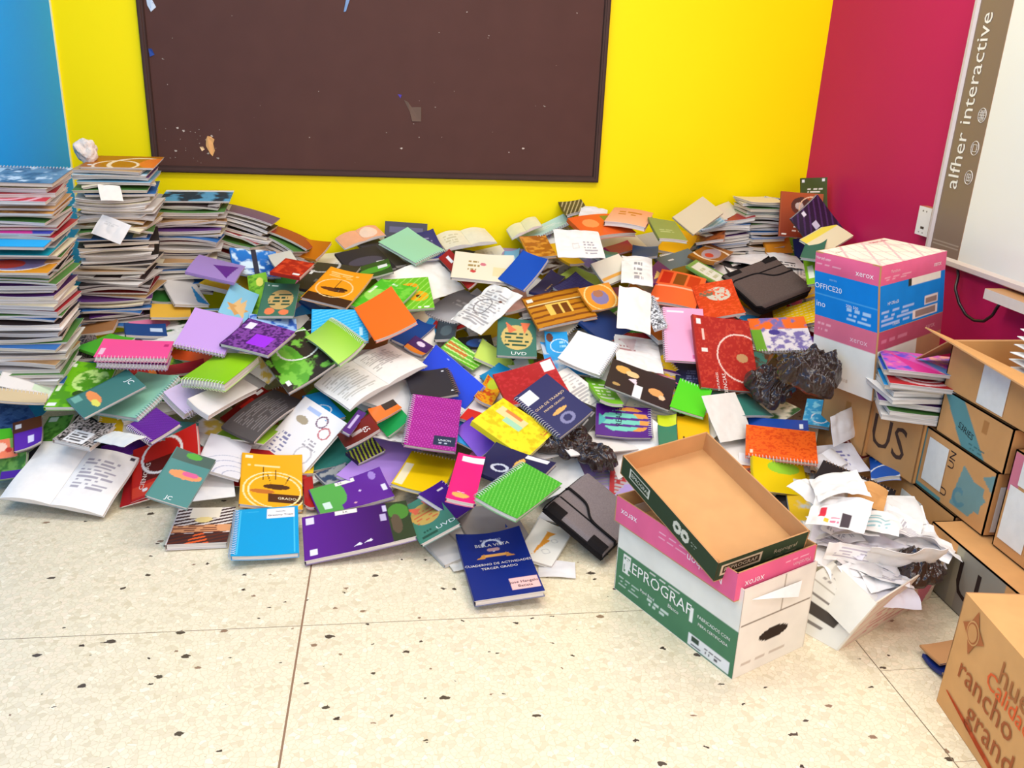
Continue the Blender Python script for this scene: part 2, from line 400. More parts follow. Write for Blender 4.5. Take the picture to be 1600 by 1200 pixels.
# soft blotches of the cast slabs
bn=n.new('ShaderNodeTexNoise');bn.inputs['Scale'].default_value=5;l.new(P_,bn.inputs['Vector'])
col=mixc(mth('MULTIPLY',mth('GREATER_THAN',bn.outputs[0],.4),.0),col,tuple(lin('f0e4d0')))
# dark chips at two sizes
for scl,thr,rad,cx,sd in ((11,.80,.11,'5c5044',0),(24,.93,.14,'4a3c34',5.3),(16,.92,.13,'9c8068',9.1)):
    mp=n.new('ShaderNodeMapping');mp.inputs['Location'].default_value=(sd,sd*.7,0);mp.inputs['Rotation'].default_value=(0,0,.5+sd);mp.inputs['Scale'].default_value=(.75,1.25,1)
    l.new(P_,mp.inputs[0])
    n3=n.new('ShaderNodeTexNoise');n3.inputs['Scale'].default_value=90;l.new(mp.outputs[0],n3.inputs['Vector'])
    w3=n.new('ShaderNodeVectorMath');w3.operation='MULTIPLY_ADD';l.new(n3.outputs['Color'],w3.inputs[0]);w3.inputs[1].default_value=(.016,.022,0);l.new(mp.outputs[0],w3.inputs[2])
    v=n.new('ShaderNodeTexVoronoi');v.voronoi_dimensions='2D';v.inputs['Scale'].default_value=scl;l.new(w3.outputs[0],v.inputs['Vector'])
    s=n.new('ShaderNodeSeparateColor');l.new(v.outputs['Color'],s.inputs[0])
    rr=mth('MULTIPLY',s.outputs[1],rad)
    m=mth('MULTIPLY',mth('GREATER_THAN',s.outputs[0],thr),mth('LESS_THAN',v.outputs['Distance'],rr))
    col=mixc(m,col,tuple(lin(cx)))
# joints
sx=n.new('ShaderNodeSeparateXYZ');l.new(P_,sx.inputs[0])
def joint(ax,pos,wd,lo=None):
    m=mth('LESS_THAN',mth('ABSOLUTE',mth('SUBTRACT',sx.outputs[ax],pos)),wd)
    if lo is not None: m=mth('MULTIPLY',m,mth('GREATER_THAN',sx.outputs[0],lo))
    return m
for ax,ps,wd,lo,cx in ((0,-.2515,.0026,None,'9c7c64'),(1,1.998,.0013,None,'9a8a74'),(0,1.24,.0015,None,'8c7c68'),(1,1.692,.001,1.24,'b0a088'),(1,1.378,.001,1.24,'b0a088'),(1,1.4,.0009,None,'ddd0b4')):
    if cx=='ddd0b4': continue
    col=mixc(joint(ax,ps,wd,lo),col,tuple(lin(cx)))
l.new(col,b.inputs['Base Color']);b.inputs['Roughness'].default_value=.32;b.inputs['Specular IOR Level'].default_value=.35
struct('floor',wbox(XL-.1,-1.2,-.08,XR+.1,D+.1,0),mf)
# ---------------------------------------------------------------- chalkboard
MF=attr_mat('board_paint',.6,.15,.06,(8,8,8))
rt=root('chalkboard','large dark brown chalkboard with flecks of torn paper on the yellow wall','chalkboard',(-.04,D,.92))
x0,x1,z0,z1=-1.09+.04,1.003+.04,0,1.2
a=Acc()
panel(a,(x0+.03,-.012,z1-.03),(x1-.03,-.012,z1-.03),(x1-.03,-.012,z0+.03),(x0+.03,-.012,z0+.03),'62423a','n 3 .62 66463c',th=.01,inner='5c4039',cell=.03)
a.build('board_panel',MF,rt)
def framebar(a,x0,z0,x1,z1,c='4c3832'):
    for (yy,ins,cc) in ((0,0,c),):
        V=[];b0=(x0,z0,x1,z1)
        prof=[(0,0),(0,-.02),(.006,-.026),(.022,-.026),(.03,-.014)]
    return
fr=Acc()
prof=[(0,.0),(0,-.024),(.004,-.028),(.016,-.028),(.018,-.022),(.026,-.022),(.03,-.012),(.03,0)]
pts=[(x0,z0),(x1,z0),(x1,z1),(x0,z1)];inw=[(1,1),(-1,1),(-1,-1),(1,-1)]
G=np.array([[(p[0]+i*k[0],yy,p[1]+i*k[1]) for i,yy in prof] for p,k in zip(pts+pts[:1],inw+inw[:1])])
cc=np.array([lin('4e3a34')*(1.0 if j not in (3,4) else 1.5) for j in range(len(prof))]);fr.grid(G,np.tile(cc,(5,1,1)),flip=False)  # highlight line along the frame's step is painted into its colour
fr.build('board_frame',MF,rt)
def scrap(cx,cz,pts_,hx,nm='paper_scrap',lab=None):
    a=Acc();n_=len(pts_);P=[(cx+.04+p[0],-.0135-.004*(i%2),cz-.92+p[1]) for i,p in enumerate(pts_)];P2=[(p[0],-.0125,p[2]) for p in P]
    a.add(P+P2,[tuple(range(n_))]+[(i,(i+1)%n_,(i+1)%n_+n_,i+n_) for i in range(n_)],lin(hx));o=a.build(nm,M_PAPER,rt)
    if lab:o['label']=lab
scrap(-.828,1.041,[(-.018,.03),(-.01,.045),(.004,.042),(.02,.03),(.012,.012),(.018,-.02),(.006,-.045),(-.004,-.032),(-.02,-.0)],'f0b878',lab='torn orange cardboard scrap')
scrap(-.865,1.03,[(-.012,.006),(.003,.008),(.01,-.004),(-.002,-.012)],'f4d0a0')
scrap(-1.045,1.63,[(-.006,.05),(.02,.02),(.034,-.01),(.012,-.03),(-.002,-.004)],'d8e4f0')
scrap(-1.04,1.63,[(0,.03),(.018,.008),(.022,-.012),(.008,-.014)],'1c6cb8')
scrap(-1.05,1.43,[(-.01,.02),(.004,.02),(.014,-.004),(-.006,-.014)],'3a58a0')
scrap(-.19,1.66,[(.0,.09),(.03,.09),(.012,.04),(-.01,-.02),(-.02,-.022),(-.008,.03)],'8ca8cc',lab='blue torn paper strip')
scrap(.105,1.215,[(-.05,.06),(-.03,.05),(-.014,.028),(.03,.03),(.03,-.035),(-.012,-.035),(-.022,.005)],'7a6456',lab='faded brown paper scrap')
scrap(.035,1.29,[(-.008,.008),(.01,.006),(.004,-.01)],'6a58b8')
a=Acc();rs=np.random.RandomState(3)
SP=[(.3,.9),(.3,.35),(.95,.25)]
for i in range(75):
    cx=rs.uniform(x0+.06,x1-.06);cz=rs.uniform(.04,1.1)
    if rs.rand()<.35: cx=rs.uniform(x0+.05,x0+.3);cz=rs.uniform(.03,.2)
    r=rs.choice([.0015,.002,.0025,.005],p=[.4,.3,.2,.1]);an=np.sort(rs.uniform(0,6.28,6))
    a.add([(cx+r*1.4*math.cos(t),-.0128,cz+r*math.sin(t)) for t in an],[(0,1,2,3,4,5)],lin('d8c8b8')*rs.uniform(.5,1.0))
o=a.build('paper_flecks',M_PAPER,rt);o['kind']='stuff'
# ---------------------------------------------------------------- interactive whiteboard on the right wall
M_GLOSS=attr_mat('enamel',.22,.5);M_ALU=attr_mat('frame_metal',.35,.5,.03)
Y0,Y1,Z0,Z1=3.085,1.35,.80,1.95
rt=root('interactive_whiteboard','white interactive board with grey lettered side band on the magenta wall','whiteboard',(XR,(Y0+Y1)/2,Z0))
yc=(Y0+Y1)/2
def q_(y,z,x): return (x,y-yc,z-Z0)
a=Acc();X=-.035
panel(a,q_(Y0-.20,Z1-.03,X),q_(Y1+.03,Z1-.03,X),q_(Y1+.03,Z0+.03,X),q_(Y0-.20,Z0+.03,X),'f4f0e2','-',th=.01,inner='e8e4d8');a.build('writing_surface',M_GLOSS,rt)
a=Acc();Yb=Y0-.022
art='l .1 .93 .9 .97 2 a89888'
panel(a,q_(Yb,Z1-.03,X-.001),q_(Y0-.20,Z1-.03,X-.001),q_(Y0-.20,Z0+.03,X-.001),q_(Yb,Z0+.03,X-.001),'8c7668','r .05 .955 .95 .958 b0a090;r .05 .965 .95 .968 b0a090;r .05 .975 .95 .978 b0a090',th=.01,cell=.004)
def wt(st,y,z,size,up=True,col='f6f0e4'):
    def fn(x,yy): return np.stack([np.full(x.shape,X-.0025),(y-yc)+yy,(z-Z0)+x],-1)
    a.text(size,0,st,col,fn)
wt('alfher interactive',3.005,1.375,.089)
for k,(y,z) in enumerate([(2.922,1.124),(2.922,1.226),(2.921,1.338)]):
    for dr in (0,):
        an=np.linspace(0,2*np.pi,24,endpoint=False)
        a.tube(np.stack([np.full(24,X-.002),(y-yc)+.021*np.cos(an),(z-Z0)+.024*np.sin(an)],-1),.0014,lin('f0e8dc'),4,True)
    L_=[]
    if k==0: L_=[((-.01,-.012),(.01,-.012)),((-.01,.0),(.01,.0)),((-.01,.012),(.01,.012)),((-.01,-.012),(-.01,.012)),((.01,-.012),(.01,.012)),((0,-.012),(0,.012))]
    if k==1: L_=[((-.01,-.012),(.012,-.012)),((-.01,.012),(.012,.012)),((-.01,-.012),(-.01,.012)),((.012,-.012),(.012,.012)),((-.016,-.004),(-.01,-.004))]
    if k==2: L_=[((s*.008-.0,-.018),(s*.008,.018)) for s in(-1,0,1)]+[((-.016,s*.009),(.016,s*.009)) for s in (-1,0,1)]
    for p,qq in L_: a.tube(np.array([(X-.002,y-yc+p[0],z-Z0+p[1]),(X-.002,y-yc+qq[0],z-Z0+qq[1])]),.0011,lin('f0e8dc'),4)
a.build('side_band',M_GLOSS,rt)
a=Acc();prof=[(0,0),(0,-.04),(.004,-.045),(.02,-.045),(.03,-.036),(.03,0)]
pts=[(Y0,Z0),(Y1,Z0),(Y1,Z1),(Y0,Z1)];inw=[(-1,1),(1,1),(1,-1),(-1,-1)]
G=np.array([[(yy,p[0]+i*k[0]*.8-yc,p[1]+i*k[1]-Z0) for i,yy in prof] for p,k in zip(pts+pts[:1],inw+inw[:1])])
a.grid(G,lin('d8c8c0'));a.build('frame',M_ALU,rt)
a=Acc();panel(a,q_(2.62,.79,-.1),q_(2.2,.79,-.1),q_(2.2,.755,-.1),q_(2.62,.755,-.1),'e4d8c8','-',th=.1,inner='e4d8c8');a.build('pen_tray',M_ALU,rt)
# cable
a=Acc();pp=[(2.90,.80),(2.885,.77),(2.86,.73),(2.82,.685),(2.77,.655),(2.72,.648),(2.67,.66),(2.635,.69),(2.618,.73),(2.612,.765)]
P=np.array([(XR-.018-(.02 if 1<i<9 else 0),y,z) for i,(y,z) in enumerate(pp)])
tt=np.linspace(0,len(P)-1,40);P=np.stack([np.interp(tt,range(len(P)),P[:,i]) for i in range(3)],1)
a.tube(P,.0055,lin('2c1c24'),8);tag(a.build('cable',M_WIRE),'black cable looping down below the white board','cable')
# outlet box
rt=root('power_outlet','small white surface mounted outlet box on the magenta wall beside the white board','outlet',(XR,3.145,.875))
a=Acc();x,y0,y1,z1=-.032,.042,-.042,.11
c8=[(x,y0,z1),(x,y1,z1),(x,y1,0),(x,y0,0)]
panel(a,*c8,'f6efe6','r .35 .68 .65 .78 3a3030;e .35 .15 .06 .03 807870;e .62 .15 .05 .03 807870;e .3 .9 .05 .02 807870;e .6 .9 .05 .02 807870',th=.031,inner='f0e8e0',cell=.002);a.build('faceplate',M_GLOSS,rt)
a=Acc();a.tube(np.array([(-.012,-.03,.11),(-.012,-.035,.13),(-.012,-.045,.145),(-.012,-.06,.15)]),.005,lin('a82050'),6);a.build('conduit',M_WIRE,rt)
# ---------------------------------------------------------------- the heap: every cover placed where it lies
HEROES='''W|0.0120|0.0604 4.1310 0.6511 0.8541 0.5195 0.0213 -0.0159|0.201 0.153||0|4a4550|r .1 .15 .9 .35 6a6580;r .3 .6 .7 .7 8a86a0|dark slate notebook propped against the yellow wall behind the mint notebook
W|0.0120|0.1669 4.0029 0.6429 0.9867 0.1287 -0.0191 0.0971|0.105 0.281||0|3b3a7a|l .2 .2 .8 .5 3 9a98c0|navy workbook poking out behind the mint notebook near the yellow wall
S|0.0140|0.0840 3.9520 0.6474 0.9205 0.1489 -0.0482 0.3580|0.184 0.248|B|0.004|a9dcb0|-|pale mint notebook lying high in the pile below the chalkboard
O|0.0200|0.3452 4.1200 0.6630 0.9888 0.0957 -0.0601 0.0979|0.257 0.190||0.008|f1ead0|l .1 .2 .4 .8 4 d8cfae|open cream booklet along the yellow wall right of the mint notebook
O|0.0150|-0.1545 4.1309 0.6597 0.9630 0.1470 -0.1032 0.2011|0.215 0.118||0.01|f3b48c|e .7 .5 .2 .4 f6d9c0|open peach booklet against the yellow wall left of the mint notebook
W|0.0120|-0.4153 4.0490 0.6151 0.8602 0.1194 -0.1460 0.4737|0.135 0.238||0|dd8f1c|g c87410;l .1 .1 .5 .3 2 f0c060|glossy golden orange workbook near the wall below the chalkboard left half
W|0.0100|-0.5270 4.1544 0.6187 0.8895 0.1743 0.0228 0.4218|0.136 0.100||0|c8b02c|-|olive yellow workbook touching the wall behind the golden orange workbook
W|0.0120|-0.1235 3.9022 0.5843 0.9467 0.1939 -0.0058 0.2570|0.209 0.198||0.004|3a3436|e .5 .5 .4 .15 57505a;r .7 .6 .9 .75 f4f2ee|glossy black workbook with a white tag left of the mint notebook
W|0.0140|-0.0561 4.0250 0.5992 0.9589 0.1348 0.0108 0.2494|0.123 0.280||0|4b4648|-|dark charcoal notebook under the mint notebook
W|0.0100|-0.0801 3.7903 0.5724 0.9834 0.1090 -0.1301 0.0644|0.144 0.143||0|2e5a2a|e .5 .5 .5 .2 5aa83a;r .6 .3 .9 .5 f0f0ea|dark green leafy workbook with a white tag beside the big blank white sheet
W|0.0120|-0.2827 3.7194 0.5525 0.8052 0.0681 -0.0742 0.5843|0.283 0.204||0|332f33|r .55 .05 .7 .12 f0eee8;o .9 .2 .25 .02 c8c4c0;r .3 .3 .4 .35 6e6a6c|black workbook with small white tag behind the amber insect workbook
W|0.0120|-0.2303 3.5959 0.5395 0.9721 0.1330 0.0423 -0.1884|0.199 0.284||0|f3a41f|r 0 .78 1 1 4a2c18;o .45 .55 .38 .012 f9d9a0;e .45 .6 .28 .05 6b3a1a;e .6 .55 .15 .04 4a2810;l .1 .1 .8 .25 3 f9cf80;r .44 .3 .46 .6 5a3018|amber workbook with brown insect pictures and dark foot in upper left of pile
W|0.0120|-0.3061 3.6589 0.4401 0.9522 0.0759 -0.0833 0.2840|0.092 0.239||0|1f66b8|e .6 .4 .2 .2 d8ecf8|blue workbook edge under the amber insect workbook
W|0.0140|-0.0400 3.5798 0.5001 0.9549 0.1361 0.0543 -0.2583|0.178 0.261||0|5fc52e|e .3 .5 .3 .2 a5e468;r .05 .25 .12 .5 e8f6d8;r .35 .03 .5 .09 e8f6d8;n 6 .6 86d84a|bright leaf green workbook with white tags left of the sunflower workbook
W|0.0120|0.0661 3.6446 0.5009 0.9807 0.1892 -0.0259 0.0419|0.193 0.228||0|7cc82e|e .55 .3 .2 .14 f2a818;e .7 .6 .22 .16 f4b41a;e .55 .3 .06 .05 6a3a10;e .7 .6 .06 .05 6a3a10;s 40 8 .2 a8e060;l .6 .9 1 .98 1 f4f8e8|green workbook with yellow sunflowers on its cover
P|0.0040|0.1194 3.7505 0.5172 0.9244 0.2403 -0.0140 0.2958|0.323 0.233||0.012|f6f1e6|-|large blank white sheet between the mint notebook and the sunflower workbook
W|0.0160|0.3914 3.7282 0.6002 0.9794 0.1851 0.0212 -0.0777|0.263 0.202||0.002|f4e8cc|l .25 .25 .45 .7 3 b09860;e .5 .4 .05 .06 d8808a;e .35 .7 .05 .05 d04848;r .68 .45 .9 .8 f0dfae|cream notebook with small coloured doodles right of the blank white sheet
W|0.0120|0.2870 3.7616 0.5858 0.9257 0.2168 -0.2618 0.1659|0.063 0.276||0|a82a24|r .4 .1 .6 .3 f4f0ec;r .7 .7 .8 .85 f2eeea|dark red workbook with white tags under the cream doodle notebook
S|0.0120|0.2879 3.7762 0.4084 0.9382 0.1292 0.0765 -0.3117|0.177 0.295|B|0|a9a8b0|G d8d6da;l .3 .3 .7 .5 2 efeef0|grey spiral notebook right of the orange notebook
P|0.0030|0.3910 3.5040 0.4711 0.8298 0.2624 -0.1229 -0.4769|0.215 0.251||0.014|f3eee6|l .1 .1 .9 .9 14 b8b2ae;o .4 .5 .2 .01 908a88;e .7 .3 .05 .03 704838|white pencil sketch sheet drooping over the grey spiral notebook
W|0.0120|0.5275 3.6403 0.4756 0.9876 0.0896 -0.1263 -0.0257|0.112 0.209||0|f0b8b4|l .2 .2 .8 .5 2 c86a70|pale pink workbook behind the sketch sheet
W|0.0140|-0.0358 3.3002 0.5018 0.9571 0.1477 -0.2115 0.1323|0.174 0.291||0|ff7a26|-|plain bright orange notebook in the middle of the upper pile
W|0.0120|-0.2105 3.3201 0.4516 0.9732 0.2282 0.0163 0.0251|0.218 0.191||0|27b2ea|s 65 14 .25 6cd0f4;r .82 .08 .93 .16 f4fafc;r .85 .55 .9 .8 c0e8f8|sky blue ribbed workbook left of the plain orange notebook
W|0.0120|-0.4620 3.5010 0.5092 0.9932 0.1159 -0.0048 -0.0008|0.141 0.280||0|4a7c66|e .55 .5 .35 .3 d0b070;e .3 .85 .14 .1 f08a5a;e .7 .88 .14 .08 f08a5a;l .25 .3 .85 .7 4 2e5a48;l .1 .05 .4 .12 1 d8e4d8|teal fish patterned workbook left of the amber insect workbook
W|0.0120|-0.5540 3.6068 0.4999 0.9667 0.2286 -0.0871 0.0756|0.080 0.284||0|8cc63c|n 5 .55 5c9a2c;e .6 .2 .2 .1 e8e070|leafy green workbook left of the teal fish workbook beside the starfish one
W|0.0120|-0.5952 3.8123 0.5914 0.9499 0.2557 0.1135 0.1395|0.199 0.170||0|2d84d0|g 1558a8;n 4 .62 d8ecf6;r .45 0 .55 1 3a3a48|blue seascape workbook below the stack by the chalkboard corner
W|0.0140|-0.4109 3.5785 0.6245 0.8033 0.0922 -0.0367 0.5873|0.156 0.128||0|b02818|n 8 .55 d84a28;r .1 .7 .2 .9 f2ece6|dark red brick patterned workbook below the golden orange workbook
W|0.0120|-0.5552 4.0059 0.6159 0.9691 0.0387 0.0038 0.2436|0.168 0.214||0|f2c8a4|-|peach coloured booklet lying left of the golden orange workbook
S|0.0120|-0.4655 3.7338 0.6227 0.9874 0.0303 -0.0932 0.1245|0.100 0.263|B|0|e8e2d4|-|off white spiral pad between the seascape and the brick patterned workbooks
W|0.0120|-0.4768 3.8996 0.5008 0.9896 0.0872 0.1110 -0.0279|0.087 0.241||0|3a8c3a|-|mid green workbook behind the teal fish workbook
O|0.0160|0.6245 4.1315 0.7170 0.9728 0.0803 -0.2157 0.0244|0.161 0.133||0.006|f3ecc0|-|open pale cream booklet against wall left of the dark booklet peak
S|0.0120|0.7375 4.1295 0.7055 0.9793 0.0468 -0.1854 0.0666|0.285 0.138|B|0.004|c4e4dc|l .2 .3 .8 .6 3 e8f2ee|pale mint spiral notebook sloping up to the peak by the wall
W|0.0140|0.8724 4.1451 0.8067 0.9938 0.0617 -0.0917 0.0116|0.116 0.180||0.006|4c4238|s 20 6 .3 c8b890|dark curled booklet at the peak of the pile under the chalkboard corner
P|0.0060|0.9361 3.9997 0.8027 0.9904 0.0320 0.0308 -0.1308|0.128 0.246||0.01|f2efee|-|white rolled paper at the wall beside the dark curled booklet
W|0.0200|1.0722 3.8570 0.8129 0.9780 0.0540 0.0222 -0.2005|0.185 0.271||0.006|eda07c|g f0b8a0;l .2 .2 .8 .5 2 c87a2c|salmon pink booklet at the wall under the chalkboard corner
W|0.0200|0.9334 3.7979 0.7818 0.9664 0.1680 0.0172 0.1938|0.264 0.180||0.008|e2672a|e .3 .4 .15 .2 f09a5a;r .6 .1 .9 .4 8a8a2c|orange workbook with curved spine below the dark curled booklet
W|0.0200|1.0525 4.0591 0.6722 0.9809 0.1452 0.0057 0.1291|0.288 0.192||0.006|d9d2ca|-|thick pale paged notebook under the orange curved workbook
P|0.0060|0.7802 3.5652 0.7429 0.9894 0.1403 -0.0030 -0.0377|0.198 0.252||0.006|efebe6|r .35 .5 .5 .7 d8d4ce;r .37 .53 .48 .67 efebe6;l .6 .4 .9 .9 5 b0acb0|white worksheet with small drawings below the dark curled booklet
W|0.0120|0.7882 3.8916 0.6292 0.9760 0.1224 -0.0735 0.1645|0.079 0.236||0.004|f0be20|-|yellow workbook under the white worksheet
W|0.0120|0.6657 3.9272 0.6599 0.9970 0.0750 -0.0116 0.0176|0.126 0.280||0|e8a03c|n 5 .5 b86a20|amber workbook left of the white worksheet
W|0.0140|1.3791 4.0318 0.6693 0.9480 0.1183 0.0040 -0.2954|0.146 0.266||0|f2b822|-|yellow workbook beneath the olive green one near the wall
W|0.0140|1.1956 3.6678 0.7909 0.9961 0.0741 0.0315 -0.0374|0.126 0.270||0.003|8a9a5c|l .2 .5 .7 .7 2 b0bc88|olive green workbook by the yellow wall left of the tan cover
W|0.0100|1.4213 3.9203 0.8177 0.8962 0.3044 -0.1240 0.2981|0.217 0.133||0|d8ccac|-|plain tan cover standing up against the yellow wall
W|0.0120|1.6357 4.1147 0.8139 0.8478 0.2940 0.1310 0.4216|0.255 0.082||0.004|efeada|-|off white curled booklet behind the tan cover
S|0.0080|1.5006 3.9370 0.7717 0.9156 0.2240 0.0161 0.3336|0.262 0.041|B|0|86bcd8|s 80 16 .4 c0e0f0|thin blue striped spiral notebook below the tan cover
W|0.0140|1.5206 3.9876 0.7108 0.9677 0.0364 -0.1424 -0.2048|0.134 0.189||0.003|b4652a|n 5 .55 7a3a18|brown orange workbook below the tan cover
W|0.0120|1.5898 3.9960 0.6657 0.9239 0.2917 0.0064 0.2475|0.235 0.044||0|1f5aa8|r .75 .1 .85 .4 d8e8f4|deep blue workbook below the brown orange one
W|0.0140|1.4725 3.8283 0.6529 0.8926 0.1301 0.0357 0.4301|0.282 0.127||0|a86c1c|o .5 .5 .35 .03 f4e0c0;e .5 .5 .33 .3 b8a4a8;e .4 .5 .12 .15 d04a30|brown workbook with an oval framed photo left of the grey felt case
W|0.0120|1.8415 4.0943 0.6901 0.8493 0.5270 -0.0149 0.0282|0.147 0.138||0|b8801c|s 85 5 .4 7a4a10;r .1 .85 .4 .95 f4ead0|golden brown workbook left of the upright orange brown one
P|0.0060|1.7046 3.9321 0.6226 0.9171 0.0033 -0.0433 0.3963|0.252 0.164||0.008|f2eeea|-|white loose sheet behind the grey felt case
W|0.0140|1.3316 3.7823 0.6168 0.9786 0.1137 -0.0880 0.1471|0.189 0.223||0|6f8190|r .25 .2 .4 .25 f0f0f0|slate grey notebook left of the felt case
W|0.0120|1.4098 3.6203 0.6024 0.8775 0.1797 0.0519 0.4416|0.140 0.220||0|8ab45c|r .12 .08 .88 .92 eef0e2;l .25 .2 .8 .8 4 c8cca8|white card with green border left of the felt case
W|0.0120|1.2871 3.6454 0.5851 0.9708 0.1775 -0.0692 0.1459|0.139 0.133||0.006|8a6a1c|o .6 .3 .4 .02 e8d8a0|dark gold workbook between the slate grey and purple notebooks
W|0.0140|1.2012 3.4603 0.5719 0.9629 0.1387 0.0061 -0.2313|0.198 0.281||0.008|ee6a38|r .05 .05 .28 .4 c82818;r .35 .05 .6 .4 8a4418;r .65 .05 .9 .4 c83018;r 0 .45 1 .5 f8b090;r .05 .88 .2 .95 f8e8dc|orange workbook with dark red squares left of the felt case
W|0.0120|1.3271 3.3147 0.5624 0.9854 0.1245 -0.0894 -0.0745|0.168 0.283||0.008|d03a1c|e .55 .35 .3 .2 cfc8b8;e .3 .3 .2 .08 7a6a58;n 20 .6 e85030|red orange workbook with a pale fossil picture beside the felt case
P|0.0030|1.0358 3.5345 0.6332 0.9868 0.1091 0.0089 -0.1197|0.133 0.283||0.01|f5f0ea|l .4 .2 .7 .9 4 a8a4a4|tall white page with scribbled numbers right of the cream pads
P|0.0030|0.9642 3.2777 0.5279 0.9719 0.1977 0.0736 -0.1047|0.137 0.284||0.012|f4f0e8|-|white sheet hanging below the scribbled number page
S|0.0100|1.0445 3.2713 0.5201 0.9728 0.1372 -0.1851 -0.0258|0.054 0.225|R|0|e8e8ea|n 10 .5 505058|white and black spiral notebook between white sheet and pink notebook
W|0.0120|0.6723 3.6490 0.5482 0.8526 0.0872 0.0030 0.5153|0.292 0.072||0|3a3768|l .2 .7 .6 .8 1 c8a878|dark indigo workbook right of the bright blue folder
W|0.0120|0.7741 3.5715 0.5547 0.8933 0.1637 0.0638 -0.4136|0.117 0.156||0|35325e|s 60 14 .3 5a5890|indigo workbook with ribbed cover above the gold window workbook
W|0.0120|0.5540 3.6081 0.6162 0.8189 0.3143 -0.1287 -0.4627|0.173 0.176||0|1c58b8|-|bright blue folder right of the cream doodle notebook
W|0.0120|0.5434 3.9546 0.5772 0.9776 0.0934 -0.1447 -0.1209|0.076 0.254||0|7ab8d8|e .5 .5 .3 .3 d8ecf4|light blue workbook behind the bright blue folder
W|0.0140|0.6832 3.4181 0.5033 0.9780 0.1767 -0.0692 0.0861|0.256 0.222||0.003|c8861c|s 88 7 .35 8a4c0c;r .3 .35 .7 .7 f2c860;r .4 .4 .5 .7 7a4410;r .55 .4 .65 .7 7a4410;r .05 .1 .15 .2 f8f0dc;r 0 .3 1 .33 f2dca0|gold workbook picturing lit windows in the middle of the upper pile
W|0.0120|0.8568 3.4288 0.5449 0.9286 0.3246 0.0035 0.1800|0.153 0.128||0|e89a28|e .5 .5 .25 .3 8a80a8;e .5 .35 .15 .15 b07858;o .5 .5 .45 .02 f8d890|orange workbook with a small toy picture right of the gold window one
W|0.0120|0.8784 3.8337 0.5296 0.8512 0.1145 0.0722 0.5071|0.222 0.188||0|b8d468|-|lime green workbook beneath the cream pads right of the blue folder
W|0.0140|0.9422 3.5870 0.6274 0.9237 0.3157 -0.0871 0.1990|0.148 0.128||0.003|dfd8c4|r 0 .7 1 .8 e8a840|cream pad with a gold stripe left of the scribbled number page
W|0.0120|1.1519 3.6174 0.6059 0.8345 0.2676 0.0623 0.4776|0.222 0.070||0|7a2a7c|q .2 .6 .6 .4 .6 .9 f0d080|plum purple notebook with a yellow wedge left of the orange square workbook
W|0.0120|1.0621 3.9253 0.6569 0.9040 0.1961 0.0772 0.3719|0.205 0.063||0|c82a78|-|magenta workbook edge right of the white worksheet
W|0.0120|1.1595 3.8494 0.6538 0.9788 0.1008 -0.0865 -0.1562|0.119 0.119||0|2a62ac|-|royal blue workbook edge below the curved orange workbook
W|0.0120|0.9756 3.7468 0.6563 0.9984 -0.0076 0.0052 -0.0554|0.074 0.178||0|2a98a4|-|teal workbook edge right of the white worksheet
F|0.0450|1.6394 3.5462 0.5943 0.9531 0.2190 -0.0714 0.1964|0.301 0.262||0|6c5e58|-|large grey felt case resting on the pile left of the stacked ream boxes
W|0.0120|1.9910 3.9402 0.9212 0.8040 0.5934 -0.0368 -0.0058|0.126 0.161||0|4c5a24|l .25 .3 .85 .45 2 f0ead8;r .05 .05 .15 .12 f0f0e8;r .8 .03 .92 .1 f0f0e8|dark green workbook standing in the corner behind the orange brown one
W|0.0140|1.9157 3.8898 0.8319 0.8436 0.5305 -0.0240 -0.0794|0.198 0.218||0|b8561c|e .5 .3 .25 .2 4a2c20;e .45 .3 .1 .08 e8d8c8;g 8a3010;o .75 .35 .3 .012 f4c8a0;l .3 .75 .75 .8 1 f8e8d8;l .25 .84 .8 .88 1 f4d8c0;r .05 .93 .18 .97 f6e8d8|upright orange brown workbook with an animal picture in the room corner
W|0.0140|1.9306 3.7304 0.8082 0.7153 0.5982 -0.2131 0.2917|0.167 0.232||0.01|3a2440|s 30 6 .3 5a3a6a;r .3 .05 .4 .15 f4eef4;r .35 .35 .5 .5 d8d0e0|dark purple workbook leaning on the magenta wall behind the ream box
W|0.0100|1.9360 3.6500 0.7682 0.8603 0.2074 0.0909 -0.4568|0.127 0.238||0.004|f0e8c0|r 0 0 .3 1 f4e460|cream and yellow booklet leaning behind the pink lidded ream box
W|0.0120|1.8328 3.5519 0.7371 0.9604 0.0818 -0.0160 -0.2660|0.084 0.257||0|3a7a66|-|dark teal workbook beside the pink lid of the ream box
W|0.0120|1.9786 3.9700 0.6601 0.8310 0.5548 -0.0324 0.0237|0.059 0.096||0|2a4a86|-|navy workbook between upright brown and dark teal ones
W|0.0120|1.8050 3.4801 0.6655 0.9534 0.1207 -0.2101 -0.1797|0.066 0.258||0|8cc82c|r .2 .4 .5 .8 eef4e0|lime green workbook with a white tag between felt case and ream box
W|0.0140|1.8676 3.9909 0.6752 0.9067 0.4088 0.0489 0.0917|0.150 0.103||0|dc942c|-|golden workbook left of the upright orange brown one
W|0.0140|1.8809 4.1231 0.8009 0.8349 0.5333 -0.0711 -0.1164|0.097 0.165||0|d8d4d0|n 5 .5 3a3638|black and white sketch workbook standing left of the upright brown one
P|0.0060|1.8651 3.8604 0.6191 0.9914 0.1156 0.0594 -0.0135|0.156 0.151||0.006|f2f0ec|l .2 .6 .8 .9 2 606060|white sheet with black writing above the grey felt case
W|0.0180|1.7413 3.4353 0.4673 0.9589 0.1447 -0.1911 -0.1517|0.191 0.154||0|f6cc10|s 80 10 .1 e8e4c0|bright yellow workbook under the right end of the grey felt case
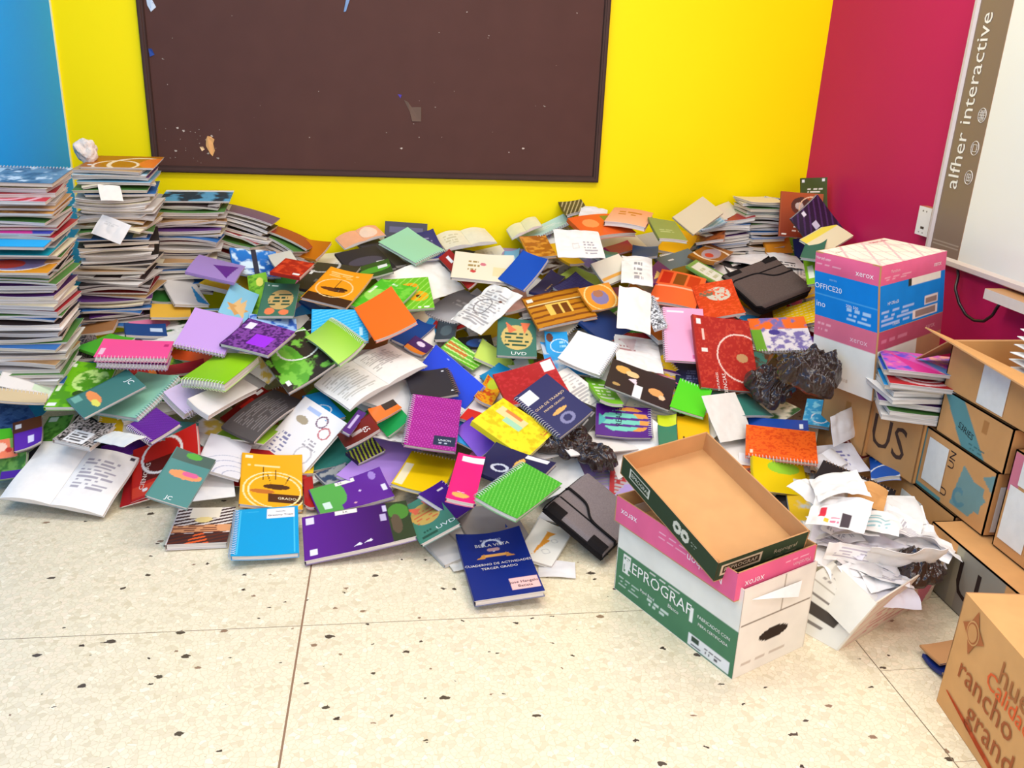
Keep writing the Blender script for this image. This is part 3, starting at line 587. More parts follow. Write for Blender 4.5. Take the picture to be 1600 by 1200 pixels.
S|0.0140|1.6092 3.2873 0.4278 0.9771 0.1924 -0.0558 -0.0724|0.239 0.215|B|0|f4f0f4|r 0 0 1 .35 ff8030;n 9 .6 8a80c0;r 0 .35 .18 1 7cbc3c;e .4 .45 .1 .08 5048a0|white notebook with orange band and violet flowers above the black bag
W|0.0160|1.2729 3.0363 0.4241 0.9208 0.3848 0.0634 0.0079|0.247 0.312||0|b42c20|n 30 .6 c84430;o .78 .55 .42 .012 f4d0c0;e .78 .55 .1 .06 c89a6a;r .06 .05 .14 .12 f6eee6;r .14 .18 .17 .34 f0c8b8;T .42 .93 .07 90 f4e4d8 CIENCIAS;T .3 .9 .045 90 f4e4d8 NATURALES;r .1 .45 .2 .5 f4e4d8|red workbook with a circled picture left of the black bag
S|0.0120|1.1386 3.1420 0.4712 0.9595 0.2649 -0.0241 -0.0922|0.161 0.286|L|0|f0a8c8|r .1 .06 .5 .1 fbe6ee;r .65 .88 .9 .95 d86a9a|pale pink spiral notebook left of the red circled workbook
W|0.0120|1.1384 3.0435 0.3352 0.9794 0.1214 -0.0458 -0.1549|0.100 0.176||0|2a3050|l .4 .3 .9 .8 5 6a7090|dark navy workbook under the pink spiral notebook
W|0.0120|0.8728 3.3454 0.4451 0.9016 0.2252 0.0464 0.3663|0.213 0.146||0|1f3f78|-|navy blue notebook above the white spiral pad
W|0.0120|0.6535 3.2592 0.3854 0.9696 0.2381 -0.0482 -0.0306|0.093 0.158||0|2ea4dc|o .6 .5 .4 .02 e8f4fa;e .2 .2 .15 .15 6a4030;l .6 .3 .9 .6 2 a8dcf2|cyan workbook with a white ring left of the white spiral pad
S|0.0160|0.7537 3.1343 0.3985 0.9422 0.1936 0.0325 -0.2717|0.176 0.210|R|0|f3f0ec|-|blank white spiral pad in the middle of the pile
P|0.0080|0.9569 3.1469 0.3934 0.9917 0.0774 0.0513 -0.0892|0.181 0.293||0.006|f3efea|l .1 .1 .5 .5 4 c89a98;q .1 .1 .5 .1 .4 .5 e8d0cc|white page with a pink sketch right of the blank spiral pad
W|0.0120|0.4957 3.3207 0.4024 0.9845 0.1654 0.0043 -0.0585|0.159 0.257||0|4c8070|e .5 .5 .4 .33 d8c078;q .2 .1 .5 .3 .3 .4 f08058;q .6 .1 .85 .1 .7 .4 f08058;l .2 .35 .85 .75 4 2c5c4a;T .55 .93 .12 0 f2f6f2 UVD|teal workbook with orange fish tails and yellow lettering in pile centre
W|0.0140|0.4987 2.9565 0.3380 0.9851 0.1261 -0.0925 0.0715|0.232 0.216||0|b4242c|n 20 .58 c43038;r .8 .03 .98 .3 f2ece8|red workbook with white label above the navy crest workbook
S|0.0140|0.5561 2.7935 0.3154 0.9334 0.1821 -0.2095 0.2273|0.156 0.262|L|0|2b2960|r .08 .05 .4 .28 f4f2f0;T .52 .42 .06 0 e8c8a0 GUIA DE TRABAJO;T .52 .52 .05 0 e8c8a0 PRIMER GRADO;e .5 .65 .2 .035 e8b060;e .5 .82 .18 .1 8a86a8;e .5 .82 .1 .06 2b2960|navy spiral workbook with white label and gold ribbon in pile centre
W|0.0200|0.4081 2.7072 0.2672 0.8709 0.1957 0.0592 0.4469|0.214 0.227||0.003|f4e02c|n 14 .56 d8c41c;r .55 .1 .8 .6 e8d8a0;r .7 .2 .8 .5 e08a50;r .45 .3 .6 .6 a8d8b8;l .7 .85 .9 .95 2 d08030|bright yellow patterned workbook left of the navy label workbook
S|0.0140|0.1397 2.8675 0.2244 0.9824 0.1706 0.0416 -0.0642|0.182 0.276|L|0|a4148c|s 12 22 .18 cc50b4;r .55 .75 .98 .93 1e2c50;T .76 .83 .05 0 e8ecf4 UNION;l .62 .86 .92 .9 1 c0c8d8;l .08 .02 .25 .05 1 e8a8dc|magenta spiral notebook with navy corner label in the middle of the pile
S|0.0140|0.1390 3.0907 0.2882 0.9857 0.1387 -0.0409 0.0860|0.172 0.176|R|0|38343a|e .85 .1 .03 .02 f0f0f0;e .9 .85 .03 .02 f0f0f0|black spiral notebook above the magenta one
W|0.0160|0.2130 3.1497 0.2911 0.7543 0.4698 -0.0706 -0.4532|0.294 0.127||0|3c5ae0|e .3 .1 .02 .015 c8d0f8|royal blue notebook behind the black spiral notebook
O|0.0200|-0.0907 3.1381 0.3200 0.9399 0.1034 -0.1123 0.3056|0.366 0.237||0.016|f2ece2|l .05 .1 .45 .85 12 cfc8bc;l .55 .1 .93 .6 10 c4bdb4|open white copybook with rippled pages in the pile centre left
S|0.0160|-0.2212 3.1547 0.4391 0.8317 0.2313 -0.0845 -0.4977|0.284 0.124|T|0.02|9ccc2c|g c0e468|curled lime green spiral notebook on the dark leaf workbook
W|0.0140|-0.3693 3.1819 0.3610 0.8290 0.2461 0.0282 -0.5014|0.285 0.205||0.008|37281e|e .55 .65 .45 .26 62aa30;n 9 .58 86c84a;r .05 .86 .12 .95 f0f4e8;r .82 .85 .9 .93 f0f4e8;o .3 .3 .3 .012 e8e8dc|dark brown workbook with a green leaf picture below the purple marbled one
S|0.0140|-0.6854 3.2185 0.4599 0.9706 0.2113 0.0712 -0.0903|0.186 0.212|B|0|c8a0dc|-|plain lilac spiral notebook in the upper left of the pile
W|0.0140|-0.5011 3.1622 0.4509 0.9612 0.1357 0.0114 -0.2401|0.209 0.183||0.004|52206a|n 26 .5 8a4aa0;r .42 .42 .8 .8 a838e0;r .1 .1 .25 .3 ece4f4|purple marbled composition notebook right of the plain lilac one
W|0.0120|-0.4711 3.3603 0.4471 0.9792 0.1597 0.0974 0.0782|0.182 0.105||0|a8c8ec|n 8 .6 3a6ac0|pale blue floral notebook behind the purple marbled one
S|0.0180|-0.9153 3.0733 0.4369 0.9983 0.0349 0.0273 0.0387|0.239 0.164|B|0|f4589c|r .03 .5 .1 .85 f0c8dc;r .88 .2 .95 .35 c82878|hot pink spiral notebook on top of a small stack left side
S|0.0220|-0.9137 3.0510 0.4138 0.9960 0.0760 0.0372 0.0298|0.236 0.104|B|0|a84ca0|-|violet spiral notebook directly beneath the hot pink one
W|0.0120|-1.0608 3.2195 0.4090 0.9283 -0.0154 -0.1157 0.3529|0.142 0.214||0|5cc024|-|grass green notebook behind the hot pink spiral notebook
W|0.0120|-0.7734 3.3096 0.3281 0.9780 0.1651 0.0134 -0.1270|0.182 0.059||0|f4662c|-|orange notebook edge under the plain lilac notebook
W|0.0140|-0.7904 3.1943 0.3195 0.9353 0.1898 0.1009 0.2809|0.180 0.055||0|b42a34|g 8a1c30|dark red workbook right of the hot pink spiral notebook
S|0.0300|-0.6200 3.0501 0.3707 0.9832 0.0414 -0.0231 -0.1764|0.171 0.252|B|0.006|a8d81c|g 8cc818|lime yellow spiral notebook below the plain lilac one
S|0.0180|-0.9075 3.0147 0.2859 0.9424 0.1577 -0.1001 -0.2776|0.212 0.231|R|0|9cd0b4|-|pale mint green spiral notebook in the left of the pile
W|0.0100|-0.9784 2.9187 0.3254 0.8883 0.1718 0.0189 -0.4256|0.129 0.223||0|4a8078|r .05 .82 .3 .95 7ab0a0;e .4 .68 .35 .08 f09a5c;e .65 .72 .2 .05 e8e06a;T .5 .12 .14 0 f0f4f0 JC|slim teal workbook with orange boat picture across the mint spiral notebook
W|0.0140|-1.0863 3.0169 0.3235 0.9934 0.1139 -0.0029 -0.0126|0.170 0.280||0|7cc41c|e .6 .4 .35 .25 d0f090;n 7 .56 5aa020;r .04 .05 .18 .12 eef4e0;r .02 .4 .1 .65 e8f4d0;r .02 .9 .2 .97 f4f4ec;e .5 .7 .12 .06 3a5a20|leafy green meadow workbook in the left of the pile below hot pink notebook
W|0.0140|-1.1682 3.2651 0.3801 0.9683 0.1069 -0.0015 0.2259|0.136 0.185||0|8a7c78|n 40 .5 2a2624|black and white marbled composition book behind the leafy meadow workbook
W|0.0120|-1.1723 3.4644 0.4095 0.9950 0.0238 -0.0790 0.0571|0.170 0.214||0|b07c4c|r 0 .7 .1 1 d8b850|brown cardboard cover lying at the foot of the second left stack
W|0.0140|-1.3727 3.0813 0.2027 0.9572 0.0733 0.0148 0.2796|0.126 0.286||0|4a6a9c|s 25 30 .4 6c8cb8;n 8 .6 3a5484|denim blue workbook at the left edge of the photo under the tall stack
S|0.0140|-0.8094 2.8228 0.2464 0.8871 0.1374 -0.0718 -0.4349|0.185 0.115|B|0|6a2090|s 65 20 .15 9048b0|purple dotted spiral notebook below the mint green spiral one
W|0.0140|-0.9323 2.9371 0.1157 0.9143 0.0887 0.0741 0.3883|0.153 0.093||0|6a2c98|s 65 20 .15 8a50b4|deep purple notebook under the white triangular sheet
W|0.0120|-0.7602 2.9242 0.1784 0.9625 0.2436 0.1073 0.0528|0.136 0.092||0|4c827c|-|teal workbook behind the red ringed workbook on the left
W|0.0160|-0.7752 2.7877 0.1184 0.9514 0.2404 -0.1899 0.0314|0.245 0.228||0|c8281c|r .15 .35 .7 .7 6a1c10;o .45 .3 .3 .02 f4ece4;T .2 .6 .11 75 f4e0d0 CIENCIAS;r 0 .75 1 .95 e04a2c;e .2 .85 .04 .03 f4e8e0|red workbook with a dark bar and white ring near the open white exercise book
W|0.0120|-0.6611 2.5390 0.1854 0.9736 0.1677 0.1126 -0.1064|0.130 0.218||0|4f8a84|r 0 0 1 .22 4a6258;e .5 .07 .2 .06 58a838;e .55 .45 .4 .08 f09860;e .65 .42 .2 .05 d86090;T .5 .92 .1 0 f4f6f4 JC|teal workbook with an orange umbrella picture in the front left
W|0.0120|-0.5908 2.8412 0.1147 0.9827 0.0523 0.1773 -0.0128|0.150 0.242||0.006|e9e8ec|o .9 1 .5 .012 b4b8cc;o .9 1 .7 .012 b4b8cc;o .9 1 .3 .012 b4b8cc;o .9 1 .9 .012 c4c8d4|white workbook with concentric contour lines behind the amber radio workbook
O|0.0200|-1.0711 2.7569 0.0975 0.9761 0.1831 0.0353 -0.1115|0.348 0.263||0.014|fbf4ea|l .56 .18 .92 .7 9 b8b0b4;r .93 .03 .98 .08 504850|wide open white exercise book at the front left corner of the pile
W|0.0160|-1.0405 2.8467 0.2105 0.9857 0.0580 0.0585 -0.1473|0.134 0.148||0|c8bcb4|n 40 .5 2c2826;r .2 .45 .75 .95 f2f0ec;l .25 .5 .7 .9 4 6a6664|marbled composition book with white label behind the open exercise book
W|0.0120|-1.1914 2.9857 0.1684 0.9740 0.1931 -0.0833 -0.0838|0.096 0.130||0|74b048|n 6 .55 4c8428;r .1 .05 .4 .2 dce8d0|faded green plant workbook left of the labelled composition book
W|0.0120|-1.2420 2.8921 0.1931 0.9608 0.2342 -0.0748 0.1282|0.093 0.133||0|683c1c|r 0 .4 1 1 6830a8;r .1 .1 .3 .25 f0ece8;r .5 .6 .7 .85 e8e0f4|brown and purple workbook at the left end of the pile
W|0.0120|-1.3392 2.9088 0.1768 0.9388 0.2234 0.1077 0.2391|0.076 0.064||0|6ce038|-|neon green notebook at the left edge of the photo
W|0.0120|-1.3147 2.8596 0.1511 0.8747 0.4681 0.0246 0.1231|0.083 0.065||0|f0845c|e .4 .4 .25 .25 f8d0b8;e .7 .6 .12 .15 c83820;r .8 0 1 .5 78a048|orange workbook with food picture at the left edge of the photo
W|0.0120|-1.3049 2.8379 0.0945 0.9198 0.3781 -0.1009 -0.0293|0.137 0.089||0|7aa850|n 6 .5 4c7c34;r .4 .7 1 1 6030a0|green and purple workbook at the left edge in front
P|0.0040|-0.8982 2.7419 0.2322 0.9196 -0.0668 -0.1246 0.3666|0.078 0.223||0.005|f4f0e6|-|small white folded sheet over the deep purple notebook
W|0.0120|-0.4766 3.0454 0.1887 0.8687 0.1163 -0.0481 0.4791|0.295 0.146||0.02|57504e|l .15 .1 .85 .9 12 8a8280|dark grey open magazine page with curled edge left of the hexagon workbook
W|0.0140|-0.3376 2.9634 0.1324 0.8571 0.3432 -0.0303 -0.3830|0.228 0.267||0|f5efe9|e .28 .3 .13 .06 b8a88c;o .62 .18 .1 .01 8a6878;o .8 .3 .1 .01 d07878;l .1 .55 .4 .9 6 8a88a8;r .2 .08 .5 .14 b8c8e8;o .75 .7 .15 .01 d0c8c4;l .6 .45 .9 .6 3 b0a8a8|white science workbook page with hexagons and brain drawing
W|0.0120|-0.2635 3.0858 0.2039 0.9585 0.1089 0.0038 0.2635|0.082 0.195||0|28a0e0|o .3 .6 .4 .03 f0f4f8|cyan workbook with white arc behind the hexagon workbook
W|0.0140|-0.4202 2.7472 0.0655 0.9879 0.0981 0.1032 0.0608|0.206 0.289||0|f4b21c|r .0 .93 .6 1 f4b21c;r .45 .75 1 .9 5a3014;r .35 .25 .37 .5 3a2010;e .58 .62 .22 .05 5a3418;e .35 .72 .2 .04 c87830;o .55 .7 .5 .012 fae8b0;o .55 .7 .42 .012 fae8b0;q .55 .3 .57 .3 .57 .6 3a2010;q .78 .4 .8 .42 .7 .6 3a2010;q .42 .4 .44 .4 .5 .6 3a2010;l .1 .2 .7 .26 1 fae0a0;r .05 .04 .18 .09 fcf0d0;T .75 .83 .06 0 fcf0d0 GRADO|amber workbook with a radio antenna picture above the teal spiral notebook
W|0.0120|-0.2955 2.7277 0.0283 0.9978 0.0202 -0.0244 0.0574|0.033 0.218||0|b82420|-|red workbook edge between the amber radio workbook and the purple green one
W|0.0200|-0.6098 2.5238 0.0236 0.9997 -0.0013 0.0055 0.0217|0.180 0.230||0|f4e8e0|r 0 .72 1 1 6a3424;q .3 1 .7 1 .5 .6 ee6a30;r 0 .15 1 .5 efe4dc;s 70 9 .5 4a3030;r .25 0 .75 .3 fdf2dc;r 0 .5 1 .7 e8a878;l 0 .5 1 .72 4 7a4030;e .5 .35 .15 .08 ffe8a0|workbook with a chessboard at sunset cover on the floor left of the teal notebook
S|0.0160|-0.4008 2.4488 0.0387 0.9985 0.0059 0.0027 0.0548|0.196 0.295|L|0|04a8dc|r .08 .03 .095 .97 5cd0f0;r .93 .1 .945 .97 5cd0f0;r .5 .03 .94 .24 f6f2f0;T .72 .1 .035 0 505060 Isabella;T .72 .18 .045 0 303040 Grettmy Trejo;l .15 .06 .38 .09 1 50c8ec|turquoise spiral notebook with a name label at the front edge of the pile
W|0.0160|-0.1171 2.4291 0.0446 0.9966 0.0218 -0.0516 0.0601|0.339 0.247||0.003|6a2298|G 34104c;r .03 .05 .11 .2 e8e0f4;r .05 .78 .12 .92 f0ecf4;r .31 .0 .52 .1 f6eee4;T .41 .05 .05 0 302030 S.K.;r .72 .25 .78 .42 c8b8d8;r .76 .05 .82 .2 d8cce8;q .44 .9 .5 .82 .52 .88 f4f0f8;q .54 .86 .6 .78 .62 .84 f4f0f8;r .8 0 1 1 3c4a30;n 4 .0 00;e .9 .25 .1 .2 58903c;e .86 .55 .05 .25 6a5a48|long dark purple workbook with name strip at the front edge of the pile
W|0.0140|-0.1484 2.6667 0.0505 0.9850 0.0695 -0.0583 0.1466|0.255 0.170||0|6a2a98|r 0 0 .32 1 62b054;e .32 .4 .12 .4 62b054;r .35 .02 .62 .14 f4f0e0;T .42 .08 .07 0 202020 S.K.;r .1 .6 .2 .85 dceee0;e .62 .5 .02 .03 e0c8f0;e .5 .85 .02 .03 e0a8b8;e .85 .15 .05 .12 a888cc;r .9 .5 .97 .7 e8e0f4|purple and green workbook with name strip above the long dark purple one
S|0.0140|-0.0518 2.8548 0.0709 0.9733 0.0740 0.0391 -0.2135|0.193 0.305|R|0|bc96e0|-|plain lilac spiral notebook left of the magenta spiral notebook
S|0.0140|0.1074 2.7610 0.0769 0.9895 0.0012 0.0603 -0.1313|0.173 0.298|T|0|fad000|r .02 .35 .2 .95 fbeec8|bright yellow spiral notebook below the magenta one
W|0.0160|0.2187 2.4029 0.2292 0.9863 0.0861 0.0964 -0.1027|0.088 0.249||0|f00c7c|r .2 .04 1 .16 fceef4;e .45 .88 .3 .05 fcb060;l .3 .8 .6 .83 1 f8c0d8|hot pink notebook left of the green spiral notebook
W|0.0140|0.3764 2.4868 0.2212 0.8840 0.0347 -0.0341 0.4649|0.190 0.223||0.003|1f2054|e .35 .35 .13 .14 c8ccd8;e .35 .35 .08 .09 1f2054;e .62 .55 .2 .06 e8b860;r .85 .55 .98 .9 f4f2f0;l .1 .9 .6 .95 1 8a88a8|navy workbook with silver crest behind the green spiral notebook
S|0.0160|0.3758 2.3180 0.2266 0.8939 0.1124 0.0455 0.4316|0.281 0.148|T|0|44ac34|s 70 26 .2 78cc5c;l .8 .05 .95 .09 1 c8ecc0|green dotted spiral notebook near the lower grey felt case
S|0.0140|0.1755 2.5577 0.0731 0.8236 0.0915 0.2197 0.5149|0.220 0.149|R|0|4a1c94|r .55 .15 .8 .19 e8e0f4;e .9 .5 .02 .02 e8e0f4|indigo purple spiral notebook left of the green spiral one
W|0.0120|0.1014 2.4516 0.0688 0.9698 -0.0331 -0.2041 0.1295|0.134 0.297||0.002|4c8c78|e .5 .42 .36 .25 d4b060;q .2 .1 .5 .25 .3 .35 f07858;q .6 .1 .9 .15 .7 .35 f07858;l .2 .3 .8 .6 4 d87848;T .75 .85 .11 0 f4f8f4 UVD;l .1 .75 .5 .95 2 2c5c4a|teal fish lettering workbook right of the long dark purple one
W|0.0120|0.1927 2.3589 0.0200 0.9750 0.0223 -0.0206 0.2199|0.176 0.152||0.004|d8d0c8|r .5 .1 .53 .9 b8b0a8|grey white page block under the grade three navy workbook
P|0.0040|0.2121 2.2815 0.0057 0.9909 -0.0024 0.0046 0.1346|0.110 0.091||0.008|e4ddd2|-|crumpled pale sheet tucked left of the grade three navy workbook
W|0.0200|0.3008 2.1922 0.0501 0.9982 0.0216 -0.0315 0.0452|0.202 0.322||0|0a2a7c|o .5 .2 .14 .02 d8dce8;e .5 .25 .2 .05 0a2a7c;T .5 .2 .06 0 f0e8dc BELLA VISTA;T .5 .12 .04 0 d0d4e4 INSTITUTO;e .5 .27 .1 .03 c8a0a0;r .3 .35 .7 .38 f0b060;q .22 .4 .34 .33 .34 .4 d89848;q .78 .4 .66 .33 .66 .4 d89848;T .5 .5 .046 0 f4e8dc CUADERNO DE ACTIVIDADES;T .5 .565 .046 0 f4e8dc TERCER GRADO;r .56 .76 .97 .92 f4c4bc;T .765 .82 .05 0 403040 Jose Hangalo;T .765 .88 .05 0 403040 Batista|navy workbook with gold ribbon lying alone on the floor in front of the pile
W|0.0100|0.4681 2.3451 0.0231 0.9700 0.0170 0.0284 -0.2410|0.119 0.226||0|f8f4ea|q .4 .2 .55 .25 .4 .85 f4a840;q .35 .2 .65 .2 .5 .35 f4a840;q .4 .4 .6 .4 .35 .85 f4a840;o .7 .4 .08 .01 d0ccc8;o .65 .7 .1 .01 d0ccc8|white drawing book with an orange dinosaur like shape right of the grade three workbook
P|0.0060|0.4839 2.2164 0.0090 0.9963 0.0005 -0.0162 -0.0846|0.112 0.086||0.004|ece8e6|-|plain white sheet on the floor under the orange drawing book
W|0.0120|0.3186 2.4961 0.0195 0.9951 0.0022 -0.0070 0.0988|0.069 0.110||0|1c4aa0|r .4 .1 .8 .9 d8e4f4;r .5 .1 .6 .9 1c4aa0|blue and white booklet above the grade three navy workbook
W|0.0140|0.3109 2.4726 0.0253 0.9960 -0.0120 0.0381 0.0796|0.206 0.252||0|a8a09c|-|grey backed notebook buried behind the grade three navy workbook
F|0.0350|0.6357 2.3888 0.1073 0.8890 0.2130 0.0528 0.4019|0.254 0.238||0|8a8080|-|grey felt case lying at the front of the pile beside the green striped ream box
S|0.0120|0.8171 2.7871 0.2490 0.9732 0.2074 0.0103 -0.0986|0.199 0.157|R|0|5c1c88|e .62 .45 .35 .42 e8a04c;e .45 .5 .35 .35 7cd0b8;s 86 6 .35 5c1c88;q .05 .3 .2 .5 .05 .7 58b0b0;T .42 .3 .2 90 2a1048 READER|purple notebook with rainbow lettering above the green striped ream box
W|0.0100|0.9048 2.9051 0.3496 0.9630 0.1705 0.1190 -0.1714|0.251 0.179||0|32282a|e .2 .25 .12 .12 e0b060;e .35 .3 .1 .1 f0c890;q .3 .5 .42 .4 .45 .6 f0d8e0;e .75 .6 .12 .12 e8a868;e .85 .7 .05 .08 f0c8a0;r .42 .6 .54 1 f0eeec;e .15 .8 .06 .05 b89860|black cardboard sheet with small stickers in right centre of pile
W|0.0120|0.7784 2.9524 0.3060 0.9985 -0.0049 0.0525 -0.0177|0.093 0.281||0|80c42c|l .15 .2 .9 .85 5 e0f0c8|lime green workbook with white writing left of the black sticker sheet
S|0.0120|1.0919 2.8656 0.3064 0.9666 0.1122 0.0491 -0.2250|0.127 0.205|T|0|5cd82c|-|neon green spiral notebook right of the black sticker sheet
P|0.0080|1.1972 2.7513 0.2786 0.8941 0.3774 0.1376 0.1983|0.184 0.181||0.003|f4f0e6|-|blank white pad left of the black bag
S|0.0120|1.0643 2.7406 0.2395 0.9863 0.1024 -0.0076 -0.1288|0.113 0.191|T|0|f6c014|e .1 .05 .2 .1 6a4818;r .15 .8 .2 .9 4a3818|golden yellow spiral notebook above the open brown tray
W|0.0120|0.9488 2.6726 0.2377 0.9905 0.0753 -0.0165 -0.1140|0.065 0.123||0|3a8468|-|dark green workbook left of the golden yellow spiral notebook
W|0.0120|0.9780 2.7801 0.2480 0.9841 0.1434 0.0168 -0.1034|0.067 0.070||0|d4e02c|-|lime yellow workbook edge left of the golden yellow spiral notebook
S|0.0140|1.3358 2.6013 0.2362 0.9766 0.1136 -0.0276 -0.1806|0.238 0.184|B|0|f46c20|n 34 .58 e05014;r .06 .8 .1 .9 fbd8c0|orange bubble patterned spiral notebook behind the open brown tray
W|0.0120|1.3917 2.7536 0.2370 0.9746 0.0972 -0.0680 -0.1901|0.211 0.090||0|1c50a8|r .85 .3 .92 .7 f0f4f8|blue workbook edge above the orange bubble notebook
W|0.0140|1.2933 2.4883 0.1623 0.9324 0.3446 0.1082 0.0115|0.211 0.119||0|f8d808|r .75 .5 .92 .9 f0ecd8;e .6 .2 .3 .2 a8dc40|yellow workbook with label right of the open brown tray
P|0.0060|1.3093 2.5739 0.1775 0.9677 0.2147 0.0034 -0.1319|0.244 0.047||0.004|efeae8|-|white sheets beneath the orange bubble notebook
S|0.0120|1.4990 2.3720 0.1870 0.9425 0.0615 0.0837 -0.3176|0.245 0.150|T|0|302a2c|-|black spiral notebook behind the white box of crumpled papers
W|0.0140|1.6698 2.6388 0.2113 0.9392 0.2878 -0.0364 0.1837|0.123 0.107||0.004|8a1c20|o .3 .2 .25 .03 f0d8d0;s 30 8 .2 c88880;g 5a1018|dark red science workbook between black bag and cartons
W|0.0160|1.6650 2.4854 0.1953 0.9550 -0.0355 -0.1821 -0.2313|0.091 0.194||0.006|1866c0|o .5 .8 .6 .05 f0f4fa;l .2 .2 .7 .3 1 a0d0f4|glossy blue workbook behind the black spiral notebook
W|0.0140|1.7692 2.7196 0.2551 0.8643 0.4181 0.2769 0.0384|0.187 0.118||0.008|4a2418|o .4 .5 .4 .03 f0d8d0;e .4 .5 .25 .25 7a6a88;r .9 0 1 1 f0e8e4|brown workbook with pale rings leaning on the cartons
P|0.0060|1.5841 2.6297 0.2912 0.7781 0.5529 0.1629 0.2496|0.202 0.107||0.012|f1eef0|-|crumpled white wrapper right of the black bag
W|0.0140|1.5708 2.8111 0.2611 0.9505 0.1676 -0.0514 -0.2564|0.096 0.152||0.004|1ca4d8|o .6 .7 .3 .03 f0f4f8;n 6 .62 8cd8f0|cyan workbook beneath the black bag
W|0.0120|1.7433 2.8984 0.2842 0.8936 0.3494 0.0269 0.2804|0.100 0.127||0|b4201c|-|plain red workbook between the black bag and the right carton
P|0.0060|1.5367 2.5594 0.1923 0.9829 0.1788 -0.0043 0.0427|0.172 0.138||0.006|eeeaf0|l .2 .2 .8 .8 4 8a86b8|white sheet with blue writing behind the black spiral notebook
W|0.0180|1.6859 2.6334 0.1828 0.8942 0.3982 0.0440 0.1999|0.071 0.051||0|203a86|-|deep blue workbook tucked under the dark red science workbook
W|0.0120|-0.9587 3.6784 0.4773 0.9905 0.0599 0.0783 0.0958|0.150 0.152||0|3a7a34|r .06 .6 .12 .75 f0f4ec|dark green workbook at foot of the stack below the chalkboard corner
W|0.0120|-0.8758 3.6894 0.4956 0.9651 0.0930 0.1083 0.2198|0.140 0.282||0.004|e2dcd8|q .7 .9 .8 .3 1 1 1e90c8|white folded workbook with blue corner left of the starfish workbook
W|0.0120|-0.6130 3.4561 0.5020 0.9667 0.0809 0.2426 0.0091|0.117 0.281||0.003|90cce4|q .2 .8 .5 .3 .6 .8 e8c48c;q .1 .6 .9 .6 .5 .9 d8a868;q .7 .3 .4 .7 .8 .9 e8c48c|pale blue workbook with starfish picture left side of pile
W|0.0120|-0.7233 3.6259 0.6057 0.7180 0.1140 0.0420 0.6854|0.216 0.194||0.006|a88cc8|q .1 .8 .6 .4 .8 .9 6a2c90|violet workbook left of the blue seascape workbook
W|0.0120|-0.8964 3.5294 0.4475 0.9840 0.1026 0.0854 0.1179|0.153 0.117||0.004|e8b848|-|golden yellow booklet left of the plain lilac notebook
W|0.0140|-0.9658 3.4065 0.4075 0.9791 0.0914 0.0970 0.1536|0.152 0.100||0|1c4c88|r .6 .3 .9 .6 c8d8ec|navy blue workbook behind the grass green notebook
W|0.0120|-0.5489 3.1217 0.1923 0.8636 0.2603 -0.0420 0.4298|0.215 0.061||0|7a1610|r .4 .2 .7 .8 c8281c;r .8 .1 .95 .3 e8e0dc|dark red workbook above the curled grey magazine
S|0.0300|-0.6866 3.0346 0.2987 0.8474 0.2713 0.0654 0.4518|0.264 0.112|B|0.006|c9b8d4|-|thick pale lilac paged notebook below the lime yellow spiral notebook
W|0.0200|-0.6049 2.9899 0.2890 0.8410 0.1641 0.0838 0.5087|0.281 0.095||0.006|e6e0da|-|white page block left of the curled grey magazine
W|0.0140|-0.0071 2.9179 0.2100 0.7814 0.3787 -0.0277 -0.4953|0.092 0.103||0|22a050|-|emerald green workbook left of the magenta spiral notebook
W|0.0120|-0.0338 2.9218 0.2495 0.9284 0.2327 -0.0654 0.2820|0.108 0.058||0|f07820|r .5 0 1 .5 3a2418|orange and black workbook below the rippled open copybook
W|0.0140|-0.1279 2.8521 0.1964 0.7940 0.2317 -0.0645 -0.5583|0.100 0.136||0|8a2418|r .4 .4 .6 .7 f4e4dc;T .6 .3 .25 0 f4e8e0 65;g 5a1810|maroon workbook right of the hexagon workbook
W|0.0120|-0.1421 2.8851 0.2213 0.9592 0.1198 0.1996 -0.1604|0.032 0.147||0|5a2c80|r .3 .2 .5 .8 c8b8e0|narrow purple workbook right of the hexagon workbook
W|0.0120|-0.1054 2.8957 0.1001 0.9383 0.1241 -0.0400 0.3204|0.121 0.079||0|3c2450|s 20 8 .4 c8d040|dark workbook with yellow green lettering above the lilac notebook
W|0.0120|-0.2044 2.8081 0.0539 0.9491 0.0904 -0.0236 0.3008|0.127 0.085||0|a8a8a4|n 6 .5 3c4c68|grey photo workbook behind the lilac notebook
W|0.0140|0.2835 2.7829 0.2007 0.7698 0.2451 -0.1365 -0.5733|0.226 0.080||0.004|6a2cb0|g 9a6cd8|glossy violet notebook right of the magenta spiral notebook
W|0.0120|0.2763 3.3114 0.3345 0.8918 0.2693 0.1635 -0.3247|0.167 0.083||0|6ab828|r 0 .3 .6 .7 c87820;s 80 8 .3 c8e890|green and brown workbook right of the purple orange one
W|0.0120|0.4091 3.3327 0.3156 0.9734 0.0728 0.1795 -0.1224|0.153 0.164||0|d4ec74|-|pale lime workbook left of the centre teal fish workbook
S|0.0120|0.4015 3.2098 0.2822 0.9042 0.2025 0.0704 -0.3694|0.070 0.125|R|0|1c90c0|-|blue spiral notebook left of the red labelled workbook
W|0.0120|0.3605 3.0688 0.2637 0.9783 0.0566 0.1064 -0.1685|0.073 0.208||0|f0b01c|n 8 .55 e05a20;e .5 .2 .3 .2 c8d83c|yellow workbook with orange flower picture below the royal blue notebook
W|0.0120|0.0814 3.4484 0.3819 0.9596 0.0764 0.1256 -0.2401|0.086 0.239||0|1c4a94|-|dark blue workbook under the plain orange notebook
W|0.0120|0.2995 2.9650 0.2263 0.9594 0.1094 0.0478 -0.2557|0.069 0.146||0|e8dcd8|r 0 .5 1 1 d83024|red and white workbook right of the magenta spiral notebook
